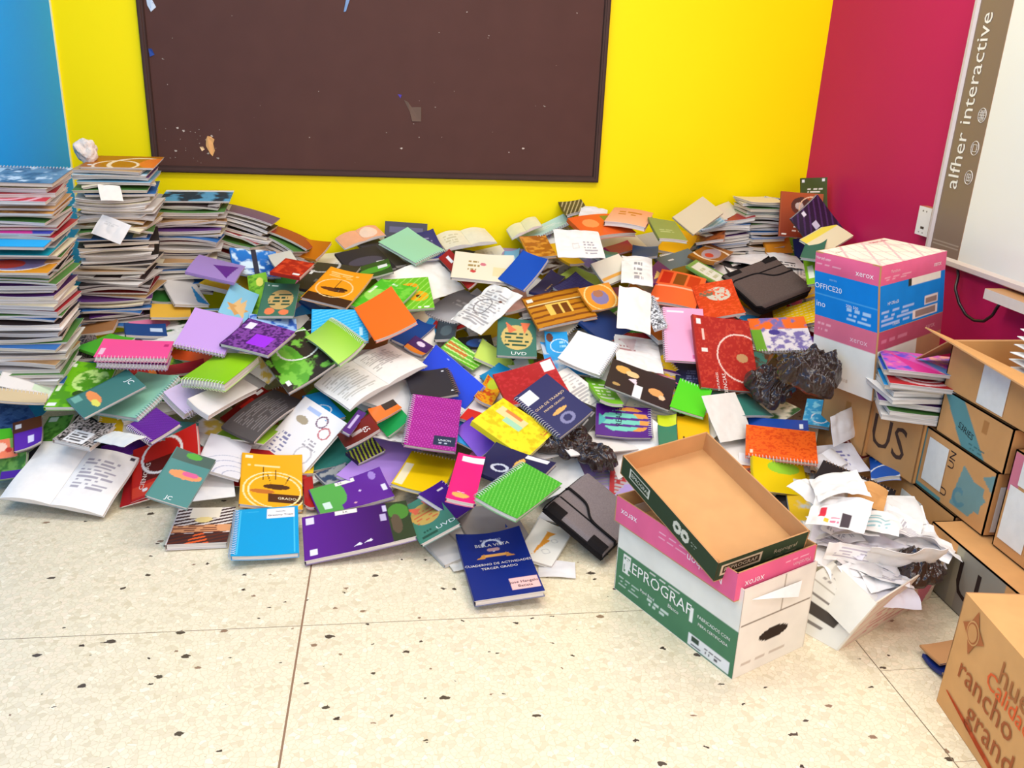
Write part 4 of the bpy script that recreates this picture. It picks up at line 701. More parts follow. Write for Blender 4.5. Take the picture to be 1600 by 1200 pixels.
W|0.0120|0.0985 3.3299 0.3615 0.9331 0.1903 0.1539 -0.2634|0.090 0.091||0|4c1c68|e .5 .3 .2 .15 e8d8f0;r 0 .7 1 1 e88a2c|purple workbook with orange foot under the plain orange notebook
W|0.0120|0.3447 3.4652 0.3344 0.9919 0.1197 -0.0385 0.0171|0.140 0.109||0|1c2028|e .5 .5 .3 .3 3a68b0;e .7 .4 .12 .15 a0b8d8|black workbook with blue robot like shapes below the sketch sheet
W|0.0120|0.2201 3.5129 0.3747 0.9975 -0.0115 -0.0367 -0.0586|0.083 0.274||0|3c4c5c|e .5 .5 .3 .3 5c707c|dark slate workbook below the grey spiral notebook
O|0.0140|1.4863 2.5256 0.2027 0.9405 0.1998 0.0271 0.2735|0.143 0.075||0.006|eeeaec|-|small open white booklet above the black spiral notebook
P|0.0040|-1.0797 3.5451 0.9148 0.9092 0.3261 0.1379 0.2189|0.081 0.076||0.01|ece6de|-|white sheet hanging in a triangle from the upper part of the second stack
P|0.0040|-1.0833 3.5157 0.7817 0.8569 0.4561 0.0174 -0.2393|0.134 0.087||0.006|f1ece8|l .2 .2 .7 .4 2 d8d4d0|white square sheet hanging corner down from the second stack
W|0.0060|1.4360 1.7169 0.0290 0.9963 0.0051 -0.0012 0.0864|0.111 0.074||0|c89868|-|brown cardboard piece lying on the floor beside the egg box
W|0.0100|1.4105 1.6878 0.0131 0.9988 0.0021 -0.0016 0.0483|0.070 0.076||0|14307a|-|navy booklet lying under the brown cardboard piece by the egg box
W|0.0200|-1.2553 2.9840 0.3327 0.9653 0.1466 0.2097 0.0516|0.179 0.082||0.003|f0ebe2|r .6 .3 .9 .7 d8e8c8|white workbook sticking out at the foot of the tall stack by the blue wall
W|0.0120|-1.2958 3.1273 0.3202 0.9220 -0.0535 0.1718 0.3428|0.116 0.184||0|1c7ab0|-|blue teal workbook under the foot of the tall stack at the left edge
S|0.0120|-1.2597 2.9065 0.3222 0.9726 0.1707 0.1337 0.0834|0.173 0.062|T|0.002|d8c49c|-|cream spiral notebook below the tall stack at the left edge of the photo
W|0.0120|-1.2157 3.1539 0.3381 0.9636 0.1380 -0.0034 0.2290|0.076 0.191||0|d4d2d4|-|pale grey workbook beside the foot of the tall stack by the blue wall'''
for ln in HEROES.split('\n'):
    f=ln.split('|')
    p=[float(x) for x in f[2].split()];wh=[float(x) for x in f[3].split()]
    book(f[0],float(f[1]),p[:3],p[3:7],wh[0],wh[1],f[4] or 'L',float(f[5]),f[6],f[7],f[8])
FILL='''W|0.022|-1.120 2.930 0.113 0.919 0.242 0.118 -0.289|0.20 0.27|322e30|black workbook buried between marbled composition book and open white exercise book
W|0.008|-0.787 2.784 0.073 0.718 0.195 0.002 -0.668|0.20 0.27|b8282c|red workbook buried between deep purple notebook and purple dotted spiral notebook
W|0.012|0.633 2.510 0.056 0.433 0.135 -0.019 -0.891|0.20 0.27|f0ebe4|white workbook buried between grey felt case and white drawing book
P|0.016|0.806 2.460 0.034 0.825 -0.003 0.042 0.564|0.20 0.27|f2eee8|white paper sheet buried between grey felt case and plain white sheet
S|0.012|0.921 2.485 0.124 0.974 0.068 -0.068 -0.204|0.15 0.21|4c9c38|green spiral notebook buried between golden yellow spiral notebook and lime yellow workbook
S|0.022|1.108 2.402 0.099 0.613 0.050 0.188 -0.766|0.20 0.27|3ca0dc|sky blue spiral notebook buried between white sheets and bubble patterned spiral notebook
W|0.008|1.154 2.454 0.117 0.644 0.003 0.055 -0.763|0.15 0.21|f2ece4|white workbook buried between white sheets and bubble patterned spiral notebook
W|0.016|1.268 2.418 0.084 0.358 0.091 0.184 -0.911|0.20 0.27|322e30|black workbook buried between white sheets and bubble patterned spiral notebook
S|0.022|1.403 2.424 0.094 0.971 0.214 0.061 -0.083|0.20 0.27|f0c828|yellow spiral notebook buried between small open white booklet and white sheets
S|0.008|-0.939 3.018 0.216 0.072 -0.013 0.182 -0.981|0.20 0.27|f0c828|yellow spiral notebook buried between mint green spiral notebook and purple dotted spiral notebook
W|0.008|-0.752 2.885 0.062 0.580 0.054 0.155 -0.798|0.20 0.27|6a3490|purple workbook buried between white workbook and purple dotted spiral notebook
P|0.012|-0.657 2.782 0.083 0.988 0.107 0.015 0.110|0.20 0.27|f2eee8|white paper sheet buried between white workbook and workbook
W|0.022|0.377 2.754 0.145 0.919 0.078 -0.188 0.339|0.15 0.21|e888ac|pink workbook buried between bright yellow patterned workbook and glossy violet notebook
P|0.016|0.564 2.665 0.124 0.031 0.195 0.113 -0.974|0.15 0.21|f2eee8|white paper sheet buried between green dotted spiral notebook and grey felt case
W|0.008|0.734 2.598 0.110 0.002 0.046 0.142 -0.989|0.20 0.27|b49cd0|lilac workbook buried between grey felt case and purple notebook
W|0.016|0.824 2.563 0.097 0.968 0.221 0.070 -0.094|0.20 0.27|b8282c|red workbook buried between grey felt case and purple notebook
W|0.022|1.010 2.615 0.176 0.287 0.061 0.076 -0.953|0.20 0.27|f0ebe4|white workbook buried between golden yellow spiral notebook and lime yellow workbook
W|0.012|1.138 2.614 0.161 0.645 -0.039 -0.004 0.763|0.15 0.21|e8843c|orange workbook buried between golden yellow spiral notebook and blank white pad
W|0.022|1.263 2.604 0.154 0.091 0.036 -0.033 0.995|0.15 0.21|b8282c|red workbook buried between white sheets and bubble patterned spiral notebook
P|0.022|1.343 2.617 0.143 0.988 0.055 0.034 -0.138|0.20 0.27|f2eee8|white paper sheet buried between white sheets and bubble patterned spiral notebook
W|0.012|-0.918 3.107 0.267 0.878 0.142 0.085 -0.449|0.20 0.27|e8843c|orange workbook buried between mint green spiral notebook and violet spiral notebook
W|0.022|-0.868 3.072 0.253 0.851 0.095 0.118 -0.502|0.20 0.27|f0ebe4|white workbook buried between mint green spiral notebook and purple dotted spiral notebook
S|0.022|-0.690 2.961 0.101 0.941 0.163 0.088 -0.282|0.20 0.27|f0ebe4|white spiral notebook buried between white workbook and purple dotted spiral notebook
P|0.012|-0.566 2.946 0.069 0.023 0.030 -0.185 0.982|0.20 0.27|f2eee8|white paper sheet buried between white workbook and grey open magazine page
W|0.008|-0.445 2.864 0.052 0.678 0.065 0.135 -0.719|0.20 0.27|b8282c|red workbook buried between white science workbook page and white workbook
W|0.008|-0.298 2.897 0.029 0.387 0.016 -0.037 0.921|0.15 0.21|f0ebe4|white workbook buried between grey photo workbook and white science workbook page
S|0.012|0.297 2.913 0.193 0.392 -0.035 -0.084 0.915|0.20 0.27|3ca0dc|sky blue spiral notebook buried between glossy violet notebook and red and white workbook
W|0.008|0.416 2.822 0.165 0.721 0.073 0.120 -0.678|0.20 0.27|26306a|navy workbook buried between bright yellow patterned workbook and glossy violet notebook
W|0.008|0.517 2.804 0.186 0.194 0.027 0.059 -0.979|0.20 0.27|d8d4d2|pale grey workbook buried between bright yellow patterned workbook and navy spiral workbook
W|0.008|0.694 2.740 0.200 0.603 0.039 0.003 0.797|0.20 0.27|f0ebe4|white workbook buried between purple notebook and navy spiral workbook
W|0.022|0.832 2.720 0.187 0.533 0.001 -0.219 0.817|0.20 0.27|f2ece4|white workbook buried between purple notebook and lime yellow workbook
W|0.016|0.905 2.789 0.216 0.236 0.009 -0.243 0.941|0.20 0.27|efe2c4|cream workbook buried between lime yellow workbook and purple notebook
W|0.008|1.061 2.773 0.227 0.932 0.055 -0.078 0.349|0.15 0.21|f0ebe4|white workbook buried between golden yellow spiral notebook and neon green spiral notebook
W|0.022|1.190 2.701 0.188 0.997 0.050 0.060 -0.026|0.20 0.27|f2ece4|white workbook buried between blank white pad and golden yellow spiral notebook
P|0.012|1.346 2.742 0.188 0.879 -0.011 -0.206 0.430|0.15 0.21|f2eee8|white paper sheet buried between bubble patterned spiral notebook and white sheets
W|0.008|-0.856 3.147 0.277 0.994 0.092 -0.040 -0.035|0.20 0.27|4c9c38|green workbook buried between mint green spiral notebook and violet spiral notebook
W|0.012|-0.834 3.192 0.286 0.506 0.114 -0.057 0.853|0.20 0.27|b8282c|red workbook buried between orange notebook and pale lilac paged notebook
P|0.008|-0.613 3.044 0.116 0.902 -0.054 0.092 -0.419|0.20 0.27|f2eee8|white paper sheet buried between white workbook and white page block
W|0.008|-0.513 3.070 0.134 0.984 0.016 -0.005 -0.176|0.20 0.27|a4d040|lime workbook buried between grey open magazine page and white page block
W|0.012|-0.392 2.968 0.057 0.011 0.029 0.064 -0.997|0.20 0.27|f0c828|yellow workbook buried between white science workbook page and grey open magazine page
W|0.016|-0.226 2.982 0.066 0.758 0.103 0.020 -0.644|0.20 0.27|3c8478|teal workbook buried between grey photo workbook and maroon workbook
P|0.022|0.013 2.992 0.185 0.094 0.065 -0.064 0.991|0.20 0.27|f2eee8|white paper sheet buried between emerald green workbook and orange and black workbook
S|0.016|0.111 3.052 0.187 0.768 0.004 -0.065 0.637|0.20 0.27|b8282c|red spiral notebook buried between magenta spiral notebook and emerald green workbook
W|0.022|0.249 3.055 0.205 0.743 0.089 -0.055 0.660|0.20 0.27|f2ece4|white workbook buried between red and white workbook and magenta spiral notebook
W|0.012|0.608 2.895 0.227 0.903 0.143 -0.210 0.346|0.20 0.27|322e30|black workbook buried between navy spiral workbook and bright yellow patterned workbook
S|0.008|0.666 2.958 0.271 0.288 0.112 0.207 -0.928|0.20 0.27|f2ece4|white spiral notebook buried between navy spiral workbook and blank white spiral pad
W|0.012|0.815 2.929 0.249 0.246 0.006 0.006 -0.969|0.15 0.21|e8e0d6|off white workbook buried between purple notebook and black cardboard sheet
W|0.008|0.935 2.869 0.231 0.102 0.075 0.076 -0.989|0.20 0.27|b8b2ae|grey workbook buried between lime yellow workbook and purple notebook
W|0.016|1.131 2.852 0.246 0.822 0.134 0.136 -0.536|0.15 0.21|d8d4d2|pale grey workbook buried between golden yellow spiral notebook and neon green spiral notebook
W|0.012|1.275 2.927 0.281 0.983 0.079 0.075 0.146|0.20 0.27|3c8478|teal workbook buried between blank white pad and neon green spiral notebook
W|0.008|1.358 2.871 0.230 0.510 -0.067 -0.110 0.851|0.20 0.27|efe2c4|cream workbook buried between blank white pad and bubble patterned spiral notebook
P|0.008|-0.942 3.364 0.374 0.681 -0.052 -0.108 0.722|0.20 0.27|f2eee8|white paper sheet buried between navy blue workbook and hot pink spiral notebook
W|0.012|-0.835 3.242 0.287 0.178 0.141 -0.145 0.963|0.15 0.21|f0ebe4|white workbook buried between orange notebook and pale lilac paged notebook
W|0.016|-0.690 3.181 0.282 0.045 0.017 -0.106 0.993|0.20 0.27|f0ebe4|white workbook buried between pale lilac paged notebook and lime yellow spiral notebook
W|0.022|-0.521 3.141 0.175 0.099 -0.040 0.188 -0.976|0.15 0.21|8a5a30|brown workbook buried between grey open magazine page and white page block
S|0.016|-0.467 3.156 0.185 0.561 0.011 -0.152 0.813|0.20 0.27|8a5a30|brown spiral notebook buried between grey open magazine page and white science workbook page
W|0.012|-0.180 3.156 0.216 0.361 0.138 0.181 -0.904|0.20 0.27|4c9c38|green workbook buried between narrow purple workbook and open white copybook
W|0.022|-0.034 3.107 0.257 0.547 0.037 0.171 -0.819|0.20 0.27|e8e0d6|off white workbook buried between orange and black workbook and open white copybook
S|0.008|0.095 3.149 0.212 0.902 0.050 -0.083 0.421|0.20 0.27|e8e0d6|off white spiral notebook buried between magenta spiral notebook and emerald green workbook
W|0.016|0.348 3.185 0.249 0.113 0.085 0.129 -0.981|0.20 0.27|f0ebe4|white workbook buried between blue spiral notebook and red and white workbook
P|0.012|0.556 3.134 0.272 0.844 0.138 -0.024 -0.518|0.20 0.27|f2eee8|white paper sheet buried between navy spiral workbook and blue spiral notebook
W|0.022|0.676 3.052 0.238 0.557 0.285 0.096 -0.774|0.15 0.21|b8282c|red workbook buried between navy spiral workbook and blank white spiral pad
W|0.016|0.833 3.027 0.290 0.203 -0.098 -0.167 0.960|0.20 0.27|f2ece4|white workbook buried between black cardboard sheet and purple notebook
P|0.022|0.926 3.051 0.291 0.957 0.178 0.063 -0.221|0.20 0.27|f2eee8|white paper sheet buried between black cardboard sheet and white page
S|0.012|1.043 3.007 0.301 0.931 0.269 -0.015 0.247|0.20 0.27|f0c828|yellow spiral notebook buried between dark navy workbook and black cardboard sheet
S|0.012|1.165 3.048 0.297 0.881 0.083 0.102 0.455|0.20 0.27|e888ac|pink spiral notebook buried between dark navy workbook and neon green spiral notebook
W|0.016|1.294 3.024 0.315 0.796 0.177 0.119 -0.566|0.15 0.21|8a5a30|brown workbook buried between blank white pad and dark navy workbook
P|0.008|-1.007 3.423 0.373 0.079 0.039 -0.014 -0.996|0.20 0.27|f2eee8|white paper sheet buried between navy blue workbook and violet spiral notebook
W|0.012|-0.934 3.442 0.391 0.290 -0.050 0.108 -0.950|0.15 0.21|e888ac|pink workbook buried between navy blue workbook and golden yellow booklet
W|0.022|-0.759 3.318 0.290 0.736 -0.074 0.139 -0.659|0.15 0.21|a4d040|lime workbook buried between orange notebook and lime yellow spiral notebook
W|0.012|-0.614 3.317 0.280 0.613 0.037 0.206 -0.762|0.20 0.27|f2ece4|white workbook buried between lime yellow spiral notebook and white page block
S|0.012|-0.508 3.287 0.320 0.394 0.134 0.210 -0.884|0.15 0.21|f2ece4|white spiral notebook buried between purple marbled composition notebook and dark brown workbook
S|0.008|-0.397 3.320 0.327 0.701 0.156 0.056 -0.694|0.15 0.21|e8e0d6|off white spiral notebook buried between dark brown workbook and pale blue floral notebook
S|0.012|-0.181 3.246 0.304 0.546 0.054 -0.095 0.831|0.15 0.21|f0ebe4|white spiral notebook buried between open white copybook and lime green spiral notebook
W|0.012|-0.140 3.295 0.321 0.670 0.133 0.114 -0.721|0.20 0.27|e8e0d6|off white workbook buried between open white copybook and lime green spiral notebook
S|0.016|0.062 3.320 0.314 0.610 0.024 0.079 0.788|0.20 0.27|f0ebe4|white spiral notebook buried between purple workbook and dark blue workbook
W|0.022|0.141 3.262 0.256 0.554 0.060 0.036 -0.829|0.20 0.27|6a3490|purple workbook buried between royal blue notebook and purple workbook
S|0.016|0.249 3.272 0.268 0.350 0.002 0.011 0.937|0.15 0.21|b8b2ae|grey spiral notebook buried between royal blue notebook and green and brown workbook
W|0.012|0.442 3.301 0.262 0.705 0.160 0.098 -0.684|0.20 0.27|a4d040|lime workbook buried between blue spiral notebook and pale lime workbook
W|0.008|0.514 3.205 0.255 0.674 0.126 -0.147 0.713|0.20 0.27|f2ece4|white workbook buried between blue spiral notebook and pale lime workbook
W|0.012|0.723 3.222 0.339 0.699 0.060 0.150 -0.697|0.20 0.27|3ca0dc|sky blue workbook buried between blank white spiral pad and navy blue notebook
P|0.012|0.795 3.158 0.298 0.951 0.081 -0.121 -0.274|0.20 0.27|f2eee8|white paper sheet buried between blank white spiral pad and black cardboard sheet
W|0.012|1.084 3.156 0.347 0.794 0.092 0.040 0.600|0.20 0.27|6a3490|purple workbook buried between dark navy workbook and white page
S|0.008|1.384 3.152 0.368 0.467 0.126 0.164 -0.860|0.15 0.21|3c8478|teal spiral notebook buried between white notebook and dark navy workbook
W|0.022|1.463 3.216 0.362 0.362 0.011 -0.170 0.917|0.15 0.21|8a5a30|brown workbook buried between white notebook and bright yellow workbook
P|0.016|1.685 3.204 0.348 0.543 0.218 -0.156 0.796|0.15 0.21|f2eee8|white paper sheet buried between white notebook and bright yellow workbook
W|0.016|1.773 3.230 0.384 0.328 0.017 -0.047 0.943|0.15 0.21|6a3490|purple workbook buried between bright yellow workbook and white notebook
W|0.012|1.922 3.255 0.410 0.946 0.171 0.169 -0.218|0.20 0.27|26306a|navy workbook buried between plain red workbook and bright yellow workbook
W|0.012|-0.827 3.465 0.402 0.697 0.106 -0.009 -0.709|0.20 0.27|f0ebe4|white workbook buried between golden yellow booklet and orange notebook
W|0.012|-0.420 3.452 0.365 0.423 0.223 -0.125 0.869|0.20 0.27|f2ece4|white workbook buried between pale blue floral notebook and dark brown workbook
W|0.022|-0.325 3.402 0.351 0.976 0.183 -0.102 -0.059|0.20 0.27|6a3490|purple workbook buried between lime green spiral notebook and dark brown workbook
W|0.008|-0.149 3.446 0.368 0.746 0.050 -0.155 0.645|0.20 0.27|8a5a30|brown workbook buried between sky blue ribbed workbook and lime green spiral notebook
S|0.008|-0.051 3.388 0.352 0.695 0.189 -0.136 0.680|0.15 0.21|b8b2ae|grey spiral notebook buried between plain bright orange notebook and open white copybook
W|0.012|0.078 3.420 0.353 0.036 -0.037 0.129 -0.990|0.20 0.27|f2ece4|white workbook buried between purple workbook and dark blue workbook
P|0.022|0.192 3.434 0.314 0.964 0.078 -0.010 0.253|0.20 0.27|f2eee8|white paper sheet buried between dark slate workbook and purple workbook
W|0.016|0.423 3.393 0.287 0.404 -0.055 -0.211 0.888|0.15 0.21|322e30|black workbook buried between pale lime workbook and blue spiral notebook
P|0.012|0.565 3.368 0.382 0.557 0.106 -0.102 0.818|0.15 0.21|f2eee8|white paper sheet buried between pale lime workbook and gold workbook
S|0.008|0.649 3.407 0.414 0.851 0.236 -0.133 -0.450|0.20 0.27|efe2c4|cream spiral notebook buried between gold workbook and blank white spiral pad
S|0.008|0.805 3.350 0.386 0.693 0.008 -0.242 0.679|0.15 0.21|f2ece4|white spiral notebook buried between blank white spiral pad and navy blue notebook
W|0.012|0.946 3.340 0.414 0.927 0.082 -0.001 0.367|0.20 0.27|b8282c|red workbook buried between navy blue notebook and white page
S|0.008|1.077 3.307 0.397 0.332 0.047 -0.131 0.933|0.20 0.27|f2ece4|white spiral notebook buried between white page and and black spiral notebook
W|0.022|1.134 3.347 0.432 0.997 0.037 0.026 0.068|0.20 0.27|e8843c|orange workbook buried between pale pink spiral notebook and and black spiral notebook
W|0.022|1.323 3.340 0.430 0.709 -0.016 -0.106 0.697|0.20 0.27|322e30|black workbook buried between pale pink spiral notebook and red orange workbook
W|0.022|1.543 3.400 0.401 0.338 0.014 -0.112 0.935|0.20 0.27|3ca0dc|sky blue workbook buried between white notebook and bright yellow workbook
W|0.016|1.703 3.335 0.376 0.342 0.103 -0.198 0.913|0.15 0.21|b8282c|red workbook buried between white notebook and bright yellow workbook
W|0.022|1.903 3.405 0.423 0.886 0.022 0.077 -0.457|0.20 0.27|f0ebe4|white workbook buried between bright yellow workbook and white notebook
P|0.008|1.940 3.404 0.458 0.112 0.087 -0.206 0.968|0.20 0.27|f2eee8|white paper sheet buried between bright yellow workbook and white notebook
S|0.008|-0.670 3.577 0.443 0.990 -0.115 0.031 -0.069|0.15 0.21|3ca0dc|sky blue spiral notebook buried between pale blue workbook and leafy green workbook
W|0.016|-0.542 3.550 0.403 0.590 0.032 0.247 -0.768|0.20 0.27|f0ebe4|white workbook buried between pale blue floral notebook and purple marbled composition notebook
W|0.022|-0.369 3.520 0.384 0.048 -0.103 -0.099 0.989|0.15 0.21|322e30|black workbook buried between pale blue floral notebook and dark brown workbook
P|0.008|-0.210 3.546 0.395 0.244 0.062 0.065 -0.966|0.20 0.27|f2eee8|white paper sheet buried between sky blue ribbed workbook and lime green spiral notebook
W|0.012|0.119 3.565 0.347 0.283 0.294 -0.098 0.908|0.20 0.27|efe2c4|cream workbook buried between dark blue workbook and purple workbook
W|0.012|0.356 3.518 0.313 0.972 -0.014 -0.097 0.212|0.15 0.21|e8e0d6|off white workbook buried between green and brown workbook and pale lime workbook
W|0.022|0.459 3.586 0.369 0.053 0.216 0.144 -0.964|0.20 0.27|f0c828|yellow workbook buried between white pencil sketch sheet and pale lime workbook
P|0.016|0.629 3.494 0.440 0.896 0.142 0.047 -0.418|0.15 0.21|f2eee8|white paper sheet buried between gold workbook and pale pink workbook
W|0.012|0.720 3.549 0.426 0.632 0.234 0.037 -0.738|0.20 0.27|322e30|black workbook buried between gold workbook and indigo workbook
W|0.016|0.855 3.537 0.441 0.086 0.122 0.119 -0.982|0.20 0.27|3ca0dc|sky blue workbook buried between navy blue notebook and indigo workbook
S|0.008|0.999 3.444 0.445 0.857 0.138 0.104 -0.485|0.20 0.27|4c9c38|green spiral notebook buried between and black spiral notebook and navy blue notebook
W|0.008|1.091 3.531 0.495 0.963 0.186 0.013 -0.196|0.20 0.27|efe2c4|cream workbook buried between and black spiral notebook and plum purple notebook
W|0.022|1.357 3.460 0.473 0.869 0.033 0.115 0.480|0.20 0.27|b8282c|red workbook buried between red orange workbook and pale pink spiral notebook
P|0.016|1.535 3.490 0.431 0.896 0.099 0.060 -0.428|0.20 0.27|f2eee8|white paper sheet buried between red orange workbook and white notebook
W|0.016|1.696 3.459 0.423 0.322 0.095 -0.097 0.937|0.20 0.27|8a5a30|brown workbook buried between white notebook and large grey felt case
S|0.008|1.830 3.464 0.456 0.741 -0.050 -0.093 0.664|0.20 0.27|b8282c|red spiral notebook buried between bright yellow workbook and white notebook
P|0.012|1.903 3.501 0.482 0.897 0.072 -0.086 0.427|0.20 0.27|f2eee8|white paper sheet buried between bright yellow workbook and dark teal workbook
W|0.012|1.931 3.501 0.495 0.169 0.095 0.086 -0.977|0.20 0.27|efe2c4|cream workbook buried between bright yellow workbook and white notebook
W|0.012|-0.426 3.723 0.430 0.675 0.101 0.079 -0.726|0.15 0.21|e888ac|pink workbook buried between teal fish patterned workbook and mid green workbook
W|0.008|-0.316 3.657 0.413 0.254 0.041 -0.123 0.958|0.20 0.27|3ca0dc|sky blue workbook buried between sky blue ribbed workbook and lime green spiral notebook
W|0.016|-0.191 3.643 0.425 0.969 0.162 -0.040 -0.185|0.15 0.21|3c8478|teal workbook buried between sky blue ribbed workbook and lime green spiral notebook
W|0.008|0.146 3.670 0.378 0.905 0.147 0.027 0.398|0.20 0.27|3ca0dc|sky blue workbook buried between dark blue workbook and dark slate workbook
S|0.012|0.265 3.715 0.376 0.885 0.085 0.049 -0.456|0.20 0.27|b8282c|red spiral notebook buried between grey spiral notebook and dark slate workbook
W|0.022|0.398 3.732 0.376 0.987 0.129 0.015 0.095|0.20 0.27|b8b2ae|grey workbook buried between white pencil sketch sheet and grey spiral notebook
P|0.022|0.520 3.666 0.381 0.944 0.131 -0.131 0.275|0.20 0.27|f2eee8|white paper sheet buried between pale pink workbook and white pencil sketch sheet
P|0.016|0.649 3.603 0.468 0.036 -0.061 -0.027 0.997|0.20 0.27|f2eee8|white paper sheet buried between gold workbook and dark indigo workbook
S|0.012|0.900 3.609 0.467 0.171 0.015 -0.071 0.983|0.20 0.27|8a5a30|brown spiral notebook buried between navy blue notebook and indigo workbook
W|0.012|1.033 3.658 0.485 0.760 0.080 0.088 -0.638|0.20 0.27|e888ac|pink workbook buried between tall white page and cream pad
W|0.008|1.188 3.632 0.525 0.499 0.008 0.102 -0.860|0.20 0.27|e8843c|orange workbook buried between plum purple notebook and and black spiral notebook
P|0.016|1.352 3.600 0.520 0.990 0.125 -0.060 0.009|0.20 0.27|f2eee8|white paper sheet buried between red orange workbook and dark gold workbook
W|0.008|1.501 3.669 0.520 0.505 0.020 -0.056 -0.861|0.20 0.27|e8e0d6|off white workbook buried between red orange workbook and white card
P|0.012|1.580 3.672 0.545 0.930 0.137 0.066 -0.336|0.15 0.21|f2eee8|white paper sheet buried between large grey felt case and white loose sheet
W|0.008|1.778 3.670 0.532 0.950 0.144 0.084 -0.263|0.20 0.27|e888ac|pink workbook buried between large grey felt case and bright yellow workbook
W|0.016|1.880 3.675 0.541 0.126 0.098 0.087 -0.983|0.15 0.21|f0c828|yellow workbook buried between bright yellow workbook and large grey felt case
S|0.012|1.922 3.695 0.549 0.642 0.054 -0.192 0.740|0.20 0.27|f0ebe4|white spiral notebook buried between dark teal workbook and bright yellow workbook
W|0.022|-0.689 3.827 0.514 0.987 0.047 0.074 -0.135|0.20 0.27|f0c828|yellow workbook buried between violet workbook and pale blue workbook
W|0.016|-0.504 3.857 0.456 0.103 -0.025 -0.162 0.981|0.20 0.27|a4d040|lime workbook buried between teal fish patterned workbook and mid green workbook
W|0.022|-0.332 3.802 0.448 0.940 0.195 0.152 -0.235|0.20 0.27|a4d040|lime workbook buried between mid green workbook and sky blue ribbed workbook
P|0.022|-0.186 3.819 0.477 1.000 -0.009 0.006 -0.011|0.15 0.21|f2eee8|white paper sheet buried between dark green leafy workbook and glossy black workbook
W|0.022|-0.149 3.794 0.473 0.588 0.193 0.113 -0.778|0.20 0.27|a4d040|lime workbook buried between bright leaf green workbook and dark green leafy workbook
S|0.022|0.113 3.804 0.430 0.961 0.199 0.078 0.176|0.20 0.27|f2ece4|white spiral notebook buried between green workbook and large blank white sheet
W|0.022|0.399 3.783 0.357 0.309 0.170 0.298 -0.887|0.20 0.27|e8e0d6|off white workbook buried between white pencil sketch sheet and grey spiral notebook
W|0.008|0.588 3.838 0.512 0.912 0.236 -0.109 0.317|0.15 0.21|f0ebe4|white workbook buried between bright blue folder and pale pink workbook
S|0.012|0.651 3.805 0.482 0.913 0.018 -0.176 0.367|0.20 0.27|f0ebe4|white spiral notebook buried between dark indigo workbook and bright blue folder
S|0.012|1.344 3.831 0.597 0.113 -0.014 0.146 -0.983|0.15 0.21|f0ebe4|white spiral notebook buried between slate grey notebook and dark gold workbook
P|0.016|1.484 3.776 0.586 0.966 0.079 -0.114 0.216|0.15 0.21|f2eee8|white paper sheet buried between white card and red orange workbook
W|0.016|1.642 3.839 0.584 0.991 0.088 0.082 -0.066|0.20 0.27|322e30|black workbook buried between white loose sheet and large grey felt case
W|0.012|1.907 3.803 0.586 0.834 0.050 -0.061 0.546|0.20 0.27|f2ece4|white workbook buried between dark teal workbook and large grey felt case
W|0.012|1.942 3.834 0.565 0.886 0.226 -0.130 0.384|0.15 0.21|26306a|navy workbook buried between dark teal workbook and large grey felt case
P|0.022|-0.688 3.994 0.559 0.996 -0.007 0.045 0.075|0.20 0.27|f2eee8|white paper sheet buried between blue seascape workbook and violet workbook
W|0.022|-0.444 3.952 0.495 0.907 0.140 -0.013 -0.398|0.20 0.27|e888ac|pink workbook buried between mid green workbook and red brick patterned workbook
W|0.016|-0.322 3.940 0.489 0.515 0.043 -0.080 0.852|0.15 0.21|d8d4d2|pale grey workbook buried between red brick patterned workbook and mid green workbook
W|0.012|-0.182 4.009 0.533 0.855 0.292 0.064 -0.425|0.15 0.21|f0ebe4|white workbook buried between glossy black workbook and dark green leafy workbook
P|0.012|-0.035 3.960 0.533 0.674 0.096 -0.011 -0.732|0.20 0.27|f2eee8|white paper sheet buried between dark green leafy workbook and dark charcoal notebook
P|0.012|0.075 3.936 0.521 0.977 0.180 -0.057 -0.096|0.20 0.27|f2eee8|white paper sheet buried between large blank white sheet and green workbook
P|0.022|0.211 4.001 0.528 0.815 0.175 -0.137 0.535|0.15 0.21|f2eee8|white paper sheet buried between large blank white sheet and pale mint notebook
W|0.008|0.421 3.930 0.525 0.759 0.105 -0.122 0.631|0.15 0.21|3c8478|teal workbook buried between cream notebook and light blue workbook
S|0.016|0.651 3.921 0.535 0.660 0.175 -0.160 0.713|0.15 0.21|f0c828|yellow spiral notebook buried between bright blue folder and dark indigo workbook
W|0.012|0.727 3.981 0.591 0.453 -0.003 -0.112 0.884|0.20 0.27|f0ebe4|white workbook buried between dark indigo workbook and bright blue folder
P|0.016|0.871 3.939 0.529 0.170 0.030 -0.181 0.968|0.20 0.27|f2eee8|white paper sheet buried between indigo workbook and white worksheet
W|0.016|1.081 3.967 0.595 0.301 0.174 -0.077 0.934|0.20 0.27|6a3490|purple workbook buried between magenta workbook and cream pad
S|0.016|1.174 3.979 0.579 0.272 -0.159 0.162 -0.935|0.20 0.27|f0c828|yellow spiral notebook buried between tall white page and royal blue workbook
S|0.008|1.501 3.952 0.593 0.184 0.121 0.067 -0.973|0.20 0.27|e8e0d6|off white spiral notebook buried between white card and slate grey notebook
W|0.016|1.577 4.001 0.620 0.149 -0.057 0.185 -0.970|0.20 0.27|d8d4d2|pale grey workbook buried between brown orange workbook and white card
W|0.012|1.865 3.939 0.591 0.269 0.028 0.085 -0.959|0.15 0.21|26306a|navy workbook buried between golden workbook and large grey felt case
W|0.016|1.910 3.978 0.598 0.950 0.059 0.024 -0.306|0.20 0.27|322e30|black workbook buried between golden workbook and large grey felt case
S|0.016|-0.460 4.074 0.511 0.977 0.064 0.054 -0.196|0.20 0.27|b8b2ae|grey spiral notebook buried between red brick patterned workbook and off white spiral pad
